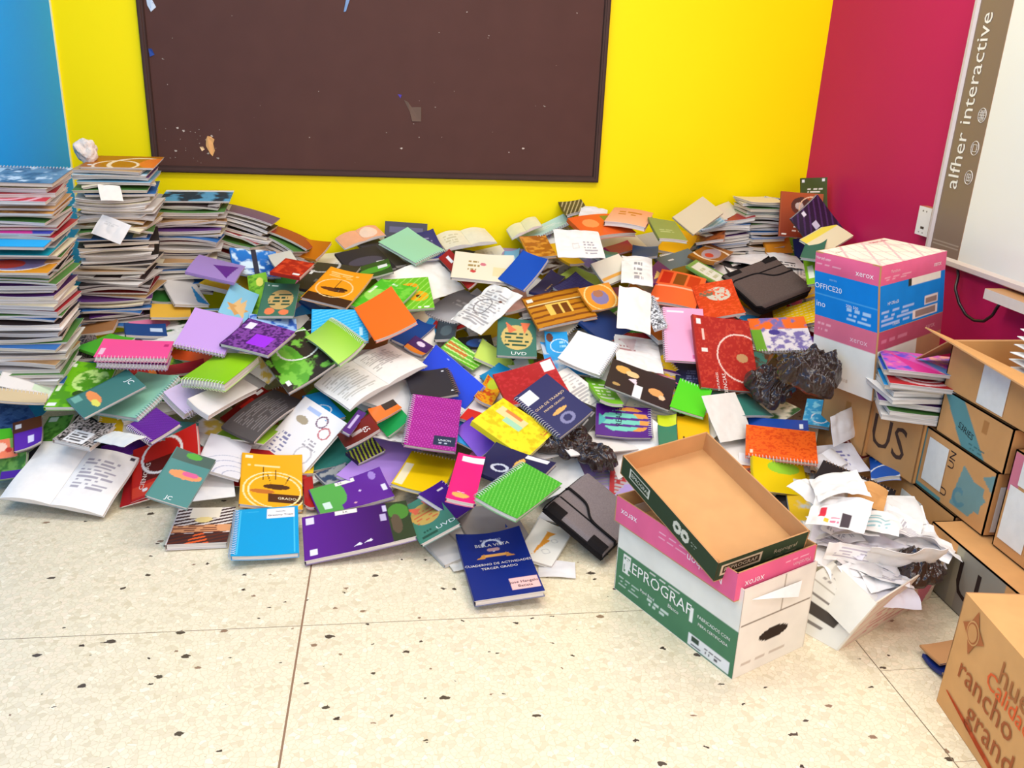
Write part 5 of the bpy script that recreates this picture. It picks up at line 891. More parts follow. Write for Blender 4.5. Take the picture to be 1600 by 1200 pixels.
S|0.012|-0.339 4.100 0.513 0.615 -0.003 -0.054 0.787|0.20 0.27|a4d040|lime spiral notebook buried between glossy golden orange workbook and red brick patterned workbook
W|0.012|-0.277 4.087 0.546 0.832 -0.015 -0.164 0.530|0.20 0.27|f2ece4|white workbook buried between glossy black workbook and glossy golden orange workbook
P|0.008|-0.017 4.100 0.576 0.495 0.095 0.231 -0.832|0.20 0.27|f2eee8|white paper sheet buried between dark charcoal notebook and dark green leafy workbook
S|0.016|0.163 4.070 0.561 0.717 0.046 -0.123 0.684|0.15 0.21|f0ebe4|white spiral notebook buried between pale mint notebook and large blank white sheet
W|0.016|0.246 4.070 0.569 0.966 0.074 -0.013 -0.247|0.20 0.27|26306a|navy workbook buried between open cream booklet and pale mint notebook
W|0.008|0.410 4.100 0.564 0.652 -0.017 -0.128 0.747|0.20 0.27|f0ebe4|white workbook buried between cream notebook and open cream booklet
W|0.008|0.529 4.052 0.577 0.906 0.012 -0.170 0.386|0.20 0.27|b49cd0|lilac workbook buried between light blue workbook and bright blue folder
W|0.012|0.754 4.091 0.667 0.695 0.025 -0.162 0.700|0.15 0.21|f0ebe4|white workbook buried between pale mint spiral notebook and white worksheet
W|0.012|0.882 4.092 0.634 0.864 0.254 0.018 0.435|0.20 0.27|b49cd0|lilac workbook buried between white worksheet and pale mint spiral notebook
W|0.016|1.060 4.077 0.651 0.209 0.113 -0.148 0.960|0.15 0.21|8a5a30|brown workbook buried between thick pale paged notebook and magenta workbook
W|0.016|1.207 4.100 0.650 0.697 0.037 -0.196 0.689|0.15 0.21|b8b2ae|grey workbook buried between royal blue workbook and magenta workbook
W|0.022|1.403 4.100 0.660 0.947 0.041 -0.032 0.316|0.15 0.21|a4d040|lime workbook buried between olive green workbook and slate grey notebook
W|0.008|1.573 4.100 0.689 0.922 0.213 0.017 0.324|0.15 0.21|b49cd0|lilac workbook buried between brown orange workbook and blue striped spiral notebook
W|0.008|1.695 4.100 0.656 0.248 0.133 -0.181 0.942|0.15 0.21|f0ebe4|white workbook buried between white loose sheet and brown orange workbook
P|0.008|1.798 4.100 0.630 0.589 0.057 0.101 -0.800|0.15 0.21|f2eee8|white paper sheet buried between white loose sheet and golden brown workbook
W|0.012|1.931 4.085 0.645 0.968 0.147 -0.123 0.161|0.20 0.27|4c9c38|green workbook buried between golden workbook and golden brown workbook
P|0.008|1.906 4.075 0.631 0.353 0.047 -0.142 0.924|0.20 0.27|f2eee8|white paper sheet buried between golden workbook and golden brown workbook'''
for ln in FILL.split('\n'):
    f=ln.split('|')
    p=[float(x) for x in f[2].split()];wh=[float(x) for x in f[3].split()]
    k=f[0];art=random.choice(['-','-','r .1 .08 .6 .3 f0ece6','r .05 .05 .4 .2 f0ece6;l .1 .6 .9 .8 3 d8d4d0','n 5 .55 '+random.choice(['5a3a28','c8d0d8','e8c860','3a6a3a']),'o .5 .5 .35 .02 f0e8e0','r 0 0 1 .3 e0dcd8','l .1 .1 .9 .9 14 b8b4b4'])
    book(k,float(f[1]),p[:3],p[3:7],wh[0],wh[1],random.choice('LRTB'),random.choice([0,.004,.008]),f[4],art,f[5],detail=False,cell=.005)
# ---------------------------------------------------------------- stacks
ORD=['topmost','second','third','fourth','fifth','sixth','seventh','eighth','ninth','tenth','eleventh','twelfth','thirteenth','fourteenth','fifteenth','sixteenth','seventeenth','eighteenth','nineteenth','twentieth']
TENS={20:'twenty',30:'thirty',40:'forty',50:'fifty'}
def ordw(i):
    if i<20: return ORD[i]
    k=i+1;t=k//10*10;r=k%10
    if r==0: return {20:'twentieth',30:'thirtieth',40:'fortieth',50:'fiftieth'}[t]
    return TENS[t]+'-'+['','first','second','third','fourth','fifth','sixth','seventh','eighth','ninth'][r]
EDGE=['ece4da','e4dcd2','f0e8dc','dcd4cc','e8dcc8']
SC=[('pale','e8e2dc'),('white','f2ece6'),('grey','b8b0ac'),('dark','4a3c3c'),('red','a83038'),('blue','3a78b8'),('tan','c8a070'),('green','5c8c48'),('cream','f0e4c4'),('white','f2ece6'),('purple','6a3c80'),('black','38302e')]
def stack(where,group,bot,top,w,h,yaw0,Ts=(.009,.018),jy=6,jp=.01,bend=.006,tilt=(0,0),special={},fan=0):
    bot=np.array(bot);top=np.array(top);Z=bot[2];L=[]
    while Z<top[2]-.004:
        T=RNG.uniform(*Ts);L.append((Z,T));Z+=T+RNG.uniform(.001,.004)
    N=len(L)
    for i,(z,T) in enumerate(L):
        k=N-1-i;s=i/max(1,N-1);c=bot*(1-s)+top*s
        off=RNG.uniform(-jp,jp,2);yaw=math.radians(yaw0+RNG.uniform(-jy,jy)+fan*math.sin(i*.37)*8)
        cn,hx=SC[RNG.randint(len(SC))];art='-';kind='W';dy=0;tx,ty=tilt
        ww=w*RNG.uniform(.93,1.03);hh=h*RNG.uniform(.93,1.04);bd=RNG.uniform(-bend,bend)*(1.0 if T>.01 else .8)
        side='B'
        if k in special: cn,hx,art,kind,dy,side=special[k];ww=w;hh=h;yaw=math.radians(yaw0);bd=0
        q=Quaternion((0,0,1),yaw);q=Quaternion((0,1,0),math.radians(ty))@Quaternion((1,0,0),math.radians(tx))@q
        # the fold or the open edge faces the room
        lab=f"{cn} notebook, {ordw(k)} from the top of {where}" if k else f"{cn} notebook lying on top of {where}"
        book(kind,T,(c[0]+off[0],c[1]+off[1]-dy,z),q,ww,hh,side,bd,hx,art,lab,detail=False,name='stacked_notebook',cat='notebook',group=group,pagecol=EDGE[RNG.randint(5)],base_at_bottom=True)
    return N
g1='notebooks in the tall stack by the blue wall'
stack('the tall stack by the blue wall',g1,(-1.283,3.10,.33),(-1.283,3.235,1.025),.285,.215,0,(.007,.018),7,.012,.008,tilt=(7,0),special={
 0:('denim blue','6a8ca8','n 6 .55 4a6a88;r .08 .1 .25 .9 b0c8d8;n 9 .66 c8d8e4','S',.0,'T'),
 3:('red swirl','c8283c','o .5 .6 .4 .03 e8b0b8;o .5 .6 .25 .03 e8b0b8;r 0 0 .2 1 d8c8c8','W',.035,'B'),
 6:('brown gold','a86c2c','n 6 .5 d8a050','W',.02,'B'),
 11:('blue magenta','3a40a8','q .5 0 .8 1 .4 1 c83090;q .1 0 .2 1 .05 1 8a90d8','W',.03,'B'),
 13:('bright cyan','12b0e8','r .7 .05 .98 .3 f0e4ec','S',.075,'T'),
 15:('teal cyan','18a4b8','-','S',.06,'T'),
 19:('golden oval','e09a24','e .55 .5 .36 .42 f4e8d8;e .55 .5 .33 .38 8c84b0;e .45 .6 .2 .2 d85040;q .1 .9 .25 .4 .35 .95 f4d030','W',.09,'B')})
g2='notebooks in the second stack near the yellow wall'
stack('the stack left of the chalkboard',g2,(-1.13,3.60,.40),(-1.085,3.73,1.02),.275,.215,2,(.006,.014),11,.018,.016,fan=1,tilt=(6,0),special={
 0:('golden brown','b87018','o .75 .7 .4 .03 f4dcc0;o .45 .8 .3 .02 f4dcc0;e .95 .6 .2 .4 e87830;e .1 .8 .03 .05 f0f0f0','W',.0,'B'),
 2:('pale blue','8cc8e0','n 5 .5 d8e8f0','W',.015,'B'),4:('sky blue','7ab4d0','-','W',.01,'B')})
g3='notebooks in the sloping stack under the chalkboard'
stack('the stack under the board corner',g3,(-.93,3.86,.46),(-.875,3.97,.845),.29,.21,4,(.006,.015),12,.026,.018,fan=1,tilt=(5,0),special={0:('blue picture','6ab0d0','n 6 .5 2a4050;r 0 0 1 .15 f0ece8','W',0,'B')})
stack('the leaning stack under the chalkboard',g3+' leaning end',(-.72,3.97,.46),(-.665,4.05,.765),.28,.2,-8,(.010,.017),10,.02,.014,tilt=(0,14),fan=1)
stack('the lowest stack under the chalkboard',g3+' low end',(-.52,4.02,.44),(-.50,4.06,.66),.27,.2,-12,(.010,.017),12,.02,.014,tilt=(0,20),fan=1)
stack('the stack in the room corner','notebooks stacked near the room corner',(1.80,4.07,.60),(1.79,4.09,.87),.2,.2,5,(.010,.018),10,.015,.01,fan=1)
stack('the wall stack left of the corner','notebooks in the low wall stack',(1.60,4.05,.58),(1.62,4.07,.80),.24,.2,-4,(.010,.018),12,.02,.012,tilt=(0,-8),fan=1)
stack('the stack before the ream boxes','books stacked in front of the ream boxes',(1.69,2.41,.42),(1.69,2.41,.60),.28,.21,-22,(.012,.022),10,.012,.008,fan=1,special={
 0:('pink purple','d860b0','n 5 .5 6a58c8;n 7 .62 f0a890;q .1 .1 .6 1 .3 1 d83890;q .3 0 .8 1 .6 1 6a90c8','W',0,'B'),1:('blue','2858b8','o .5 .5 .4 .03 e0e8f4','W',-.03,'B'),2:('red','c02430','o .4 .5 .3 .03 f0d0d0;o .4 .5 .2 .02 f0d0d0','W',.03,'B'),3:('cyan','1c9cdc','-','W',0,'B')})
# ---------------------------------------------------------------- boxes
TAN='d8a468'
F0=(.837,1.69);yaw=25.2
B=rect(F0,yaw,.27,.47,0);Tp=rect((F0[0]+.0,F0[1]+.004),yaw,.27,.47,.26)
left='r 0 .46 1 1 5c8a64;n 3 .9 5c8a64;T .37 .6 .19 0 f6f2e6 EPROGRAF;r .06 .5 .13 .72 f6f2e6;r .07 .52 .12 .56 5c8a64;q .07 .58 .09 .7 .07 .7 5c8a64;q .13 .6 .11 .7 .13 .7 5c8a64;l .3 .48 .6 .51 1 e8e4d8;T .52 .72 .06 0 f6f2e6 Blanco;l .04 .78 .26 .92 3 c8d4c4;l .3 .8 .52 .9 2 d8e0d0;T .3 .78 .05 0 f6f2e6 Papel Bond;T .83 .6 .052 0 f6f2e6 FABRICADOS CON;T .83 .68 .045 0 f6f2e6 FIBRA CERTIFICADA;r .645 .55 .675 .72 f6f2e6;r .66 .84 .97 .98 f4f0e8;r .68 .86 .74 .92 4a5a48;r .68 .94 .76 .96 606060;l .78 .87 .93 .95 2 706868'
right='r .02 .40 .98 .41 7c6c58;r .55 .0 .56 .4 a89c88;e .5 .64 .2 .07 3a2c22;r .03 .42 .035 1 b0a48c;l .1 .85 .8 .9 1 d0c4b4'
left=left.replace('EPROGRAF','REPROGRAF')
rt,o=hexa('ream_box','white ream box with green lettered foot standing alone on the terrazzo under the pink tray','box',B,Tp,{3:left,0:right,1:'-',2:'-'},'f0ebdd',inner='f2efe6')
# torn and creased upper rim
# pink tray (upside-down lid)
def tray(name,label,R4,depth,base,arts,inner,down=None,th=.004):
    """R4 rim corners ccw from above; walls go down by depth along the rim plane normal"""
    R4=[np.array(r,float) for r in R4];n_=np.cross(R4[1]-R4[0],R4[3]-R4[0]);n_/=np.linalg.norm(n_)
    Bm=[r-n_*depth for r in R4];o=np.mean(Bm,0);rt=root(name,label,'box lid',o)
    R4=[r-o for r in R4];Bm=[r-o for r in Bm];a=Acc()
    for i in range(4):
        j=(i+1)%4;panel(a,R4[i],R4[j],Bm[j],Bm[i],base,arts.get(i,'-'),inner=inner,th=th,cell=.003)
    a.build('rim',M_CARD,rt)
    a=Acc();e=.002
    panel(a,Bm[3],Bm[2],Bm[1],Bm[0],inner,'-',inner=inner,th=.003);a.build('base_panel',M_CARD,rt)
    return rt
pk='ea7096'
R4=[np.array(v) for v in ((.815,1.697,.306),(1.077,1.818,.306),(.882,2.238,.306),(.620,2.117,.306))]
tray('pink_box_lid','pink ream box lid turned upside down on the green and white ream box',R4,.078,pk,
 {3:'T .13 .5 .36 180 fdeef0 xerox;T .77 .55 .42 180 fdeef0 Marathon;l .4 .3 .7 .36 1 f8c0d0;l .4 .5 .66 .56 1 f4b8c8',0:'T .22 .5 .36 180 fdeef0 xerox;T .82 .45 .22 180 f8c8d4 Marathon;l .6 .2 .95 .3 1 f8c0d0'},'d4a874')
a=Acc();P=[(.86,1.70,.228),(1.03,1.778,.226),(1.02,1.765,.185),(.90,1.71,.222)]
panel(a,*P,'fbfaf6','-',th=.001,inner='f8f6f0');tag(a.build('paper_scrap_strip',M_PAPER),'bright white paper scrap sticking out under the pink lid','paper')
GT=[[0.7694, 1.7132, 0.3263], [1.0403, 1.8005, 0.3559], [0.8988, 2.2049, 0.4579], [0.6279, 2.1176, 0.4283]]
gr='3c4c34'
tray('green_box_lid','open dark green ream box lid with brown inside resting tilted in the pink lid',GT,.062,gr,
 {3:'r .1 .2 .32 .75 e0dcc8;r .11 .28 .31 .67 3c4c34;T .21 .48 .28 0 e0dcc8 REPROGRAF;o .62 .5 .028 .012 e0dcc8;o .7 .5 .028 .012 e0dcc8;l .76 .4 .82 .6 2 a8b09c',0:'r .05 .2 .48 .8 d8c8a8;r .065 .3 .465 .7 4a3c28;T .26 .5 .3 0 d8c8a8 REPROGRAF;T .75 .5 .3 0 b0a88c Reprograf;l .55 .75 .95 .85 1 6c6a50'},'d9a872')
# ream boxes by the right wall
XB=[[[1.5308, 2.5106, 0.885], [1.9324, 2.7799, 0.885], [1.8282, 3.0166, 0.885], [1.4266, 2.7473, 0.885]], [[1.5368, 2.5086, 0.819], [1.9384, 2.7779, 0.819], [1.8342, 3.0146, 0.819], [1.4326, 2.7453, 0.819]], [[1.5648, 2.5106, 0.663], [1.9664, 2.7799, 0.663], [1.8622, 3.0166, 0.663], [1.4606, 2.7473, 0.663]], [[1.5908, 2.5106, 0.425], [1.9924, 2.7799, 0.425], [1.8882, 3.0166, 0.425], [1.4866, 2.7473, 0.425]]]
wh='f2eadc'
def tq(i): return [np.array(p,float) for p in XB[i]]
top4,mid4,bot4,low4=tq(0),tq(1),tq(2),tq(3)
rt,o=hexa('blue_ream_box','blue ream box carrying a pink lid, on the pink and white box by the wall','box',bot4,mid4,
 {3:'T .22 .32 .17 0 f0f4fa OFFICE20;r .0 .5 1 .515 58b0e8;T .1 .72 .2 0 e8f0fa ino;l .52 .62 .95 .95 3 b8d8f4;T .6 .6 .09 0 e8f4fc 20lb 500;T .3 .12 .08 0 a0d0f4 xerox',
  0:'r .47 -.1 1.0 .16 f2eadc;r .42 0 .47 .16 3a3c30;r .93 0 1 1 0c84d8;T .2 .42 .1 0 e8f4fc HP Office20;l .04 .55 .6 .9 4 b0c8f0;r .68 .5 .9 .68 f0e0d8;s 0 0 0 0;r .7 .53 .88 .65 a08880;r .5 .74 .9 .94 f4e4dc;r .54 .77 .86 .9 a08880;T .25 .9 .08 0 e8f4fc o hpwork'},'0c8cdc',inner='d0a070')
rt,o=hexa('pink_ream_lid','crumpled pink and white lid closing the blue ream box','box lid',mid4,top4,
 {3:'T .78 .6 .42 0 fdf0f0 xerox;l .03 .2 .3 .4 1 f8c0cc;l .03 .55 .5 .65 1 f4b8c4;T .12 .3 .24 0 f8c8d0 Marathon',0:'T .85 .55 .38 0 fdf0f0 xerox;T .2 .38 .24 0 f8c8d0 Marathon;l .06 .6 .5 .8 2 f4b4c0','top':('f6e8d4','n 5 .58 f0d4c8;s 30 9 .12 e8c4bc;T .8 .12 .09 0 d85070 MARATHON;l .08 .2 .2 .25 1 a09080;l .1 .8 .3 .84 1 a09080;s 50 5 .1 ecb8b8;s 120 4 .08 e4c8c0')},pk,inner='e8d8c8',bottom=False,bulge=.004)
rt,o=hexa('lower_ream_box','pink banded white ream box underneath the blue ream box','box',low4,bot4,
 {3:'r 0 0 1 .30 e07890;T .72 .2 .12 0 f4c8d0 xerox;l .05 .08 .3 .22 2 f4b0bc;l .5 .8 .6 .9 1 d0c0b0',0:'r 0 0 1 .28 c05870;T .8 .14 .12 0 e8a8b4 xerox;l .05 .1 .5 .2 1 d88498;r .6 .28 1 .6 c89870'},'efeadf',inner='d0a070')
# egg carton at the front right corner
EB=[[[1.2664, 1.1555, 0.0], [1.6036, 1.1119, 0.0], [1.6574, 1.5285, 0.0], [1.3202, 1.572, 0.0]], [[1.2713, 1.1557, 0.313], [1.6085, 1.1121, 0.313], [1.6623, 1.5287, 0.313], [1.325, 1.5722, 0.313]]]
br='b4683c'
rt,o=hexa('egg_box','brown cardboard egg carton box with rust printed lettering at the front right corner','box',EB[0],EB[1],
 {0:'-',3:'-','top':('e8b478','-')},'e4ae70',inner=TAN)
def place_text(a,fn,st,u,v,s,ang,col): a.text(s,ang,st,col,lambda x,y:fn(u+x,v+y))
b0=np.array(EB[0][3])-o;b1=np.array(EB[0][0])-o;upv=np.array(EB[1][3])-np.array(EB[0][3])
# printed face: from far-left corner down towards the camera
dirv=(b1-b0);Lf=np.linalg.norm(dirv);dirv/=Lf;up=upv/np.linalg.norm(upv);nr=np.cross(up,dirv);nr/=np.linalg.norm(nr)
nr=-np.cross(dirv,up)*-1
def ef(x,y): return b0+np.multiply.outer(x,dirv)+np.multiply.outer(y,up)+nr*.0025
a=Acc();H_=.313
place_text(a,ef,'rancho',.165,.145,.082,0,br);place_text(a,ef,'grande',.235,.078,.084,0,br);place_text(a,ef,'huevo',.285,.235,.08,0,'b87848')
place_text(a,ef,'Calidad',.24,.192,.058,-3,'f0703c')
an=np.linspace(0,2*np.pi,8,endpoint=False);sr=np.where(np.arange(8)%2==0,.058,.030)
sx_=.069+sr*np.sin(an)*.8;sy_=.248+sr*np.cos(an);a.add(ef(sx_,sy_),[tuple(range(7,-1,-1)),tuple(range(8))],lin('c07848'))
for rr,cx in ((.03,'e4ae70'),(.026,'c07848'),(.022,'dca468')):
    an=np.linspace(0,2*np.pi,20,endpoint=False);k_={'e4ae70':.0006,'c07848':.0012}.get(cx,.0018) if rr!=.022 else .0018
    a.add(ef(.069+rr*np.sin(an)*.85,.248+rr*np.cos(an))+nr*k_,[tuple(range(20)),tuple(range(19,-1,-1))],lin(cx))
xs_=np.linspace(.03,.36,20);ys_=.062-.15*xs_;wd=.002+.005*np.sin((xs_-.03)/.33*np.pi)
a.grid(np.stack([ef(xs_,ys_-wd),ef(xs_,ys_+wd)],1),lin('ec7040'));a.grid(np.stack([ef(xs_,ys_-wd),ef(xs_,ys_+wd)],1),lin('ec7040'),flip=True)
a.build('printing',M_CARD,rt)
# ---- brown shipping cartons along the right wall
def carton(label,x0,x1,y0,y1,z0,z1,face='-',top='-',near='-',yaw=0,name='cardboard_carton',rim=False,shift=0):
    B=[(x0,y1,z0),(x0,y0,z0),(x1,y0,z0),(x1,y1,z0)];T_=[(x0+shift,y1,z1),(x0+shift,y0,z1),(x1,y0,z1),(x1,y1,z1)]
    if yaw:
        cx,cy=(x0+x1)/2,(y0+y1)/2;c,s=math.cos(math.radians(yaw)),math.sin(math.radians(yaw))
        f=lambda p:(cx+(p[0]-cx)*c-(p[1]-cy)*s,cy+(p[0]-cx)*s+(p[1]-cy)*c,p[2]);B=[f(p) for p in B];T_=[f(p) for p in T_]
    fc={0:face,1:near}
    if top is not None: fc['top']=top
    rt,o=hexa(name,label,'carton',B,T_,fc,'dca66c',inner=TAN)
    return rt,o
LB='l .08 .04 .3 .1 1 606060;l .4 .05 .9 .1 1 505050;l .08 .15 .85 .5 7 b0aca8;l .08 .55 .7 .9 6 b8b4b0'
def lab(rt,o,x,ya,yb,zb,zt,label='white printed shipping label',dyt=0,seed=1):
    return sticker(rt,o,'shipping_label',[(x-.002,ya+dyt,zt),(x-.002,yb+dyt,zt),(x-.002,yb,zb),(x-.002,ya,zb)],'f4efe4',LB,seed=seed)
# faces look towards -x: u runs from far (left) to near (right)
r7,o7=carton('long cardboard carton on the floor with big letter U behind the egg box',1.60,2.06,1.30,2.10,.001,.198,
  face='r 0 0 .42 1 a09888;r .0 0 .2 1 dca66c;r .06 .2 .16 1.0 a09888;T .25 .5 .8 0 3c2c26 U;r .16 0 .2 1 b0a890',top=('e0aa70','l .35 .25 .75 .6 5 9c7048'))
r6,o6=carton('low cardboard carton with a white label left of the long carton',1.69,2.06,2.125,2.56,.001,.197,face='q .95 .35 1 .9 .55 1 b88c70;l .6 .7 .9 .85 2 9c7c6c')
lab(r6,o6,1.69,2.40,2.285,.04,.155,seed=4)
r4,o4=carton('cardboard carton with teal print, label and black letters resting on the low cartons',1.69,2.06,2.0,2.345,.203,.405,
  face='r 0 0 .03 1 6aa0a0;r 0 .93 .4 1 6aa0a0;q .52 .9 .6 .2 .78 .9 84a4a0;q .6 .2 .95 .5 .78 .9 84a4a0;o .62 .72 .07 .02 6c98a0;r .66 .35 .9 .75 84a4a0;q .85 .2 1 .05 1 .35 84a4a0;T .44 .25 .2 90 3c2c2c UN;T .42 .8 .2 90 3c2c2c U')
lab(r4,o4,1.69,2.315,2.215,.235,.38,seed=2)
sticker(r4,o4,'shipping_label',[(1.71,1.998,.36),(1.80,1.998,.36),(1.80,1.998,.215),(1.71,1.998,.215)],'f0ece4',LB,seed=12)
r5,o5=carton('cardboard carton with pink mark and labels at the right edge above the long carton',1.69,2.06,1.55,1.955,.203,.50,
  face='r 0 .02 .1 .4 e08898;l .05 .6 .5 .9 4 b08860')
lab(r5,o5,1.69,1.94,1.84,.235,.40,seed=7);lab(r5,o5,1.69,1.915,1.76,.41,.49,seed=9)
r3,o3=carton('cardboard carton with a slanted teal band under the open carton',1.69,2.06,1.98,2.30,.41,.548,
  face='q 0 0 .3 0 .75 1 6a9c9c;q 0 0 .75 1 .4 1 6a9c9c;T .42 .62 .2 -12 303838 S3RIES;l .5 .8 .75 .95 2 4c7474;r .62 .15 .7 .45 c08850')
r1,o1=carton('cardboard carton with a big dark logo wedged behind the teal printed carton',1.66,2.04,2.36,2.66,.2,.415,
  face='T .5 .55 .75 0 5c4438 US;l .1 .05 .6 .15 1 b08050;s 0 0 0 0',yaw=6)
# open carton on top
B_=[(1.69,2.31,.553),(1.69,1.75,.553),(2.06,1.75,.553),(2.06,2.31,.553)];T_=[(p[0],p[1],.70) for p in B_]
r2,o2=hexa('open_cardboard_carton','open cardboard carton with raised flaps and a long label, topmost at the right edge','carton',B_,T_,{0:'q .62 0 1 0 1 1 b47c84;q .62 0 1 1 .66 1 b47c84'},'dca66c',inner=TAN)
lab(r2,o2,1.69,2.15,2.035,.562,.69,seed=5)
a=Acc();e=np.array
panel(a,e((1.60,2.33,.735))-o2,e((1.60,1.75,.70))-o2,e((1.69,1.75,.70))-o2,e((1.69,2.31,.70))-o2,'dca66c','-',inner=TAN);a.build('flap',M_CARD,r2)
a=Acc();panel(a,e((1.68,2.31,.70))-o2,e((2.03,2.31,.70))-o2,e((2.03,2.43,.665))-o2,e((1.66,2.43,.60))-o2,'c89458','-',inner=TAN);a.build('flap',M_CARD,r2)
for k in range(7):
    q=Quaternion((0,0,1),math.radians(80+RNG.uniform(-6,6)))
    book('P',.012,(1.87+RNG.uniform(-.01,.01),2.02+RNG.uniform(-.01,.01),.64+k*.022),q,.28,.21,'L',.004,'fbfaf8','-','%s sheaf of white paper from the top inside the open carton'%ORD[6-k],name='paper_sheaf',cat='paper',group='white paper in the open carton',base_at_bottom=True)
# small cartons showing between
a=Acc()
r8,o8=carton('plain cardboard carton half buried behind the black bag by the small book stack',1.60,1.90,2.62,2.84,.1,.42,yaw=16,face='r .5 .2 .6 1 c89050')
# open white box with crumpled paper
WB=[[[1.1656, 1.7793, -0.0], [1.5662, 1.9937, 0.0], [1.4361, 2.1954, 0.0], [1.0355, 1.981, 0.0]], [[1.2318, 1.753, 0.165], [1.5531, 1.9494, 0.165], [1.5354, 2.1533, 0.165], [1.2141, 1.9569, 0.165]]]
rt,o=hexa('white_open_box','squashed white open ream box full of crumpled paper on the terrazzo','box',WB[0],WB[1],
 {3:'r 0 .3 1 .32 b8b0a0;r .1 .45 .8 .48 908880;r .1 .55 .8 .72 585048;s 0 0 0 0;r .15 .8 .7 .84 908880;l .1 .1 .7 .26 2 b0a8a0',0:('ecdcc8','s 60 9 .14 e8b8b0;q .7 .4 1 .3 .9 1 d88498;l .2 .4 .9 .9 5 dca8a0'),1:'-',2:'-'},'f0ece0',inner='f2efe6')
fl=[[1.2128, 1.9338, 0.168], [1.2289, 1.7488, 0.168], [1.1716, 1.7513, 0.075], [1.151, 1.9376, 0.075]]
a=Acc();panel(a,*[np.array(p)-o for p in fl],'f3efe2','-',inner='f2efe6',th=.004);a.build('flap',M_CARD,rt)
rs=np.random.RandomState(21)
i=0
for k,c in enumerate([(1.3535, 1.9092, 0.1217), (1.2752, 1.8845, 0.1245), (1.2992, 1.933, 0.1296), (1.3189, 1.9354, 0.1336), (1.3338, 1.9116, 0.1369), (1.4199, 1.9766, 0.1396), (1.2209, 2.0262, 0.1488), (1.32, 2.0042, 0.1523), (1.2279, 2.0493, 0.1544), (1.5323, 2.0372, 0.1559), (1.3137, 1.9919, 0.1583), (1.251, 2.0326, 0.1618), (1.3607, 2.0051, 0.1654), (1.5069, 2.0247, 0.1666), (1.5164, 1.9995, 0.1705), (1.5395, 2.0742, 0.1727), (1.5305, 2.1072, 0.1733), (1.3109, 2.0825, 0.1736), (1.4738, 2.0701, 0.1762), (1.2967, 2.0623, 0.1785), (1.2872, 2.0955, 0.1792), (1.4389, 2.0707, 0.1794), (1.4355, 2.0816, 0.1857), (1.2711, 2.088, 0.1876), (1.4886, 2.1305, 0.193), (1.4541, 2.1295, 0.1975), (1.3833, 2.1668, 0.1982), (1.4856, 2.1589, 0.1984), (1.2857, 2.1986, 0.2108), (1.4152, 2.2098, 0.2231)]):
    nn=Vector((rs.normal(0,.22),-.22+rs.normal(0,.22),1)).normalized();q=Vector((0,0,1)).rotation_difference(nn)@Quaternion((0,0,1),rs.uniform(0,6.28))
    art=['-','-','l .1 .1 .9 .9 12 b8b4bc','-'][rs.randint(4)]
    book('P',.001,c,q,.13+rs.uniform(0,.09),.08+rs.uniform(0,.06),'L',.02,['f4f0ee','e8e4ea','f8f6f4','ece8e4'][rs.randint(4)],art,'crumpled white paper sheet heaped in the squashed white box',name='crumpled_paper',group='crumpled papers in the white box')
CR=[((1.2513, 2.0274, 0.2698), (0.913, 0.1623, -0.1479, -0.3438), 0.16, 0.117, 'r .2 .5 .3 .75 e04050;e .35 .85 .05 .06 f4c040;r .6 .6 .75 .95 584c50;l .42 .7 .6 .9 2 e88098', 'crumpled white paper with red and yellow stickers on the white box heap'), ((1.4116, 2.1605, 0.2496), (0.9361, 0.1998, -0.0055, -0.2894), 0.106, 0.09, 'n 1 -1 d8a468', 'brown torn cardboard piece behind the white box heap'), ((1.3123, 2.1524, 0.2834), (0.9758, -0.092, -0.1159, -0.161), 0.144, 0.227, '-', 'white perforated sheet on top of the white box heap'), ((1.3808, 2.0384, 0.2195), (0.953, 0.1115, -0.0694, -0.273), 0.12, 0.098, 'l .2 .2 .8 .8 4 a8d0d4', 'white wrinkled sheet with pale teal marks at the white box heap'), ((1.3876, 1.9208, 0.2012), (0.378, 0.9134, -0.1492, 0.0244), 0.192, 0.225, '-', 'long white creased sheet jutting over the white box towards the cartons'), ((1.3076, 1.9575, 0.1895), (0.7069, 0.701, 0.0891, -0.0298), 0.271, 0.054, 'l .1 .2 .9 .8 4 c8c0c8', 'flattened white papers along the middle of the white box')]
for k,(c,q,w_,h_,art,lb) in enumerate(CR):
    book('P',.001,c,q,w_,h_,'L',.02,'f8f5f0',art,lb,name='crumpled_paper')
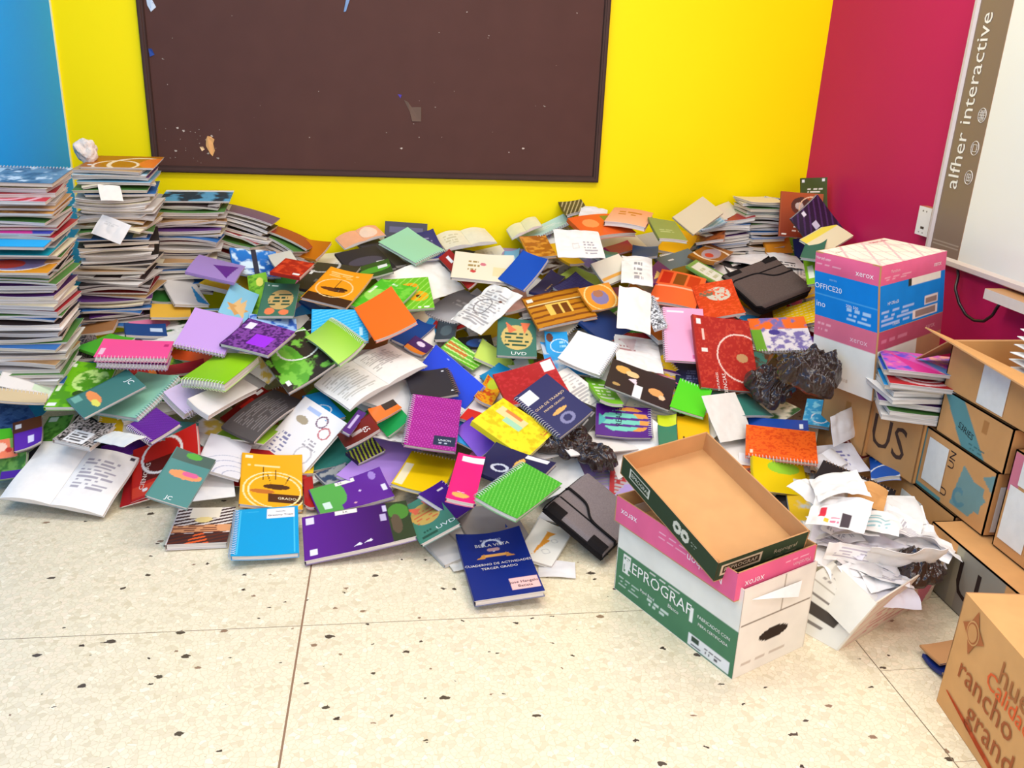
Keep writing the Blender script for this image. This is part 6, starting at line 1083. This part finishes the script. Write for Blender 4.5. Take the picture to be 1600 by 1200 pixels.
# ---------------------------------------------------------------- black plastic bags
mb=bpy.data.materials.new('black_plastic_film');n,l,b=nodes(mb)
tc=n.new('ShaderNodeTexCoord');no=n.new('ShaderNodeTexNoise');no.inputs['Scale'].default_value=38;no.inputs['Detail'].default_value=3;no.inputs['Distortion'].default_value=1.0;l.new(tc.outputs['Object'],no.inputs['Vector'])
bu=n.new('ShaderNodeBump');bu.inputs['Strength'].default_value=.5;bu.inputs['Distance'].default_value=.006;l.new(no.outputs[0],bu.inputs['Height']);l.new(bu.outputs[0],b.inputs['Normal'])
b.inputs['Base Color'].default_value=(*lin('44342e'),1);b.inputs['Roughness'].default_value=.16;b.inputs['Specular IOR Level'].default_value=.7
def ridge(v): return 1-abs(2*mnoise.noise(v))
def bag(label,lobes):
    c0=np.array(lobes[0][0]);a=Acc()
    for (c,rx,ry,hh,rot,pitch,seed) in lobes:
        q=Quaternion((1,0,0),math.radians(pitch))@Quaternion((0,0,1),math.radians(rot))
        nr,nt=70,200;P=np.zeros((nr,nt+1,3));Q=np.zeros((nr,nt+1,3))
        for j in range(nt):
            th=2*math.pi*j/nt;ct,st=math.cos(th),math.sin(th)
            ro=.92+.35*mnoise.noise(Vector((ct*1.3,st*1.3,seed)))+.2*mnoise.noise(Vector((ct*3,st*3,seed+2)))
            for i_ in range(nr):
                r=i_/(nr-1);x=ct*r*ro;y=st*r*ro
                v=Vector((x*rx,y*ry,0))*11+Vector((seed,0,seed));wv=mnoise.noise_vector(v*.7)*.7;v=v+wv
                ang=Vector((ct*2.2,st*2.2,r*.5+seed))
                f=.42*ridge(v)**2+.26*ridge(v*2.3+Vector((5,2,1)))**2+.14*ridge(v*4.7)**2+.07*ridge(ang*1.7)*r
                z=hh*((1-r*r)**.8*(.55+.6*mnoise.noise(Vector((x*1.8,y*1.8,seed+9)))) +f*.85*min(1,(1.04-r)*5)) 
                P[i_,j]=(x*rx+wv.x*.012,y*ry+wv.y*.012,z-.006);Q[i_,j]=(x*rx,y*ry,-.012)
        P[:,nt]=P[:,0];Q[:,nt]=Q[:,0]
        R_=np.array(q.to_matrix());off=np.array(c)-c0
        a.grid(P@R_.T+off,lin('443430'),smooth=True);a.grid(Q@R_.T+off,lin('443430'),flip=True,smooth=True)
        a.grid(np.stack([Q[-1],P[-1]],1)@R_.T+off,lin('443430'))
    o=a.build('plastic_bag',mb);o.location=c0;return tag(o,label,'plastic bag')
bm_=attr_mat('crumpled_paper_surface',.8,.2,.1,(60,60,60))
import bmesh
b2=bmesh.new();bmesh.ops.create_icosphere(b2,subdivisions=4,radius=1)
for v in b2.verts:
    d=v.co.copy();k_=.9+.4*mnoise.noise(d*1.4)+.12*abs(mnoise.noise(d*4));v.co=Vector((d.x*.048,d.y*.04,d.z*.05))*k_
a=Acc();a.add(np.array([v.co[:] for v in b2.verts]),np.array([[v.index for v in f.verts] for f in b2.faces]),lin('e8dcd0'));b2.free()
o=a.build('paper_ball',bm_);o.location=(-1.21,3.745,1.052);tag(o,'crumpled ball of pale paper on the back of the stack left of the chalkboard','paper')
BG=[('large crumpled black plastic bag lying below the ream boxes', [([1.4052, 2.62, 0.4956], 0.125, 0.1, 0.08, -8, 30, 3.1), ([1.406, 2.8949, 0.3407], 0.1, 0.105, 0.07, 20, 32, 7.7)]), ('small crumpled black plastic bag above the front grey felt case', [([0.5986, 2.7124, 0.207], 0.1, 0.075, 0.05, 5, 28, 12.3), ([0.685, 2.6227, 0.1925], 0.08, 0.06, 0.045, -30, 28, 15.9)]), ('black plastic bag stuffed at the right end of the white box of papers', [([1.4519, 1.9205, 0.16], 0.085, 0.06, 0.045, 15, 20, 21.5)])]
for lb,lobes in BG: bag(lb,lobes)
# cardboard flap with navy booklet beside the egg box
bpy.context.view_layer.update()
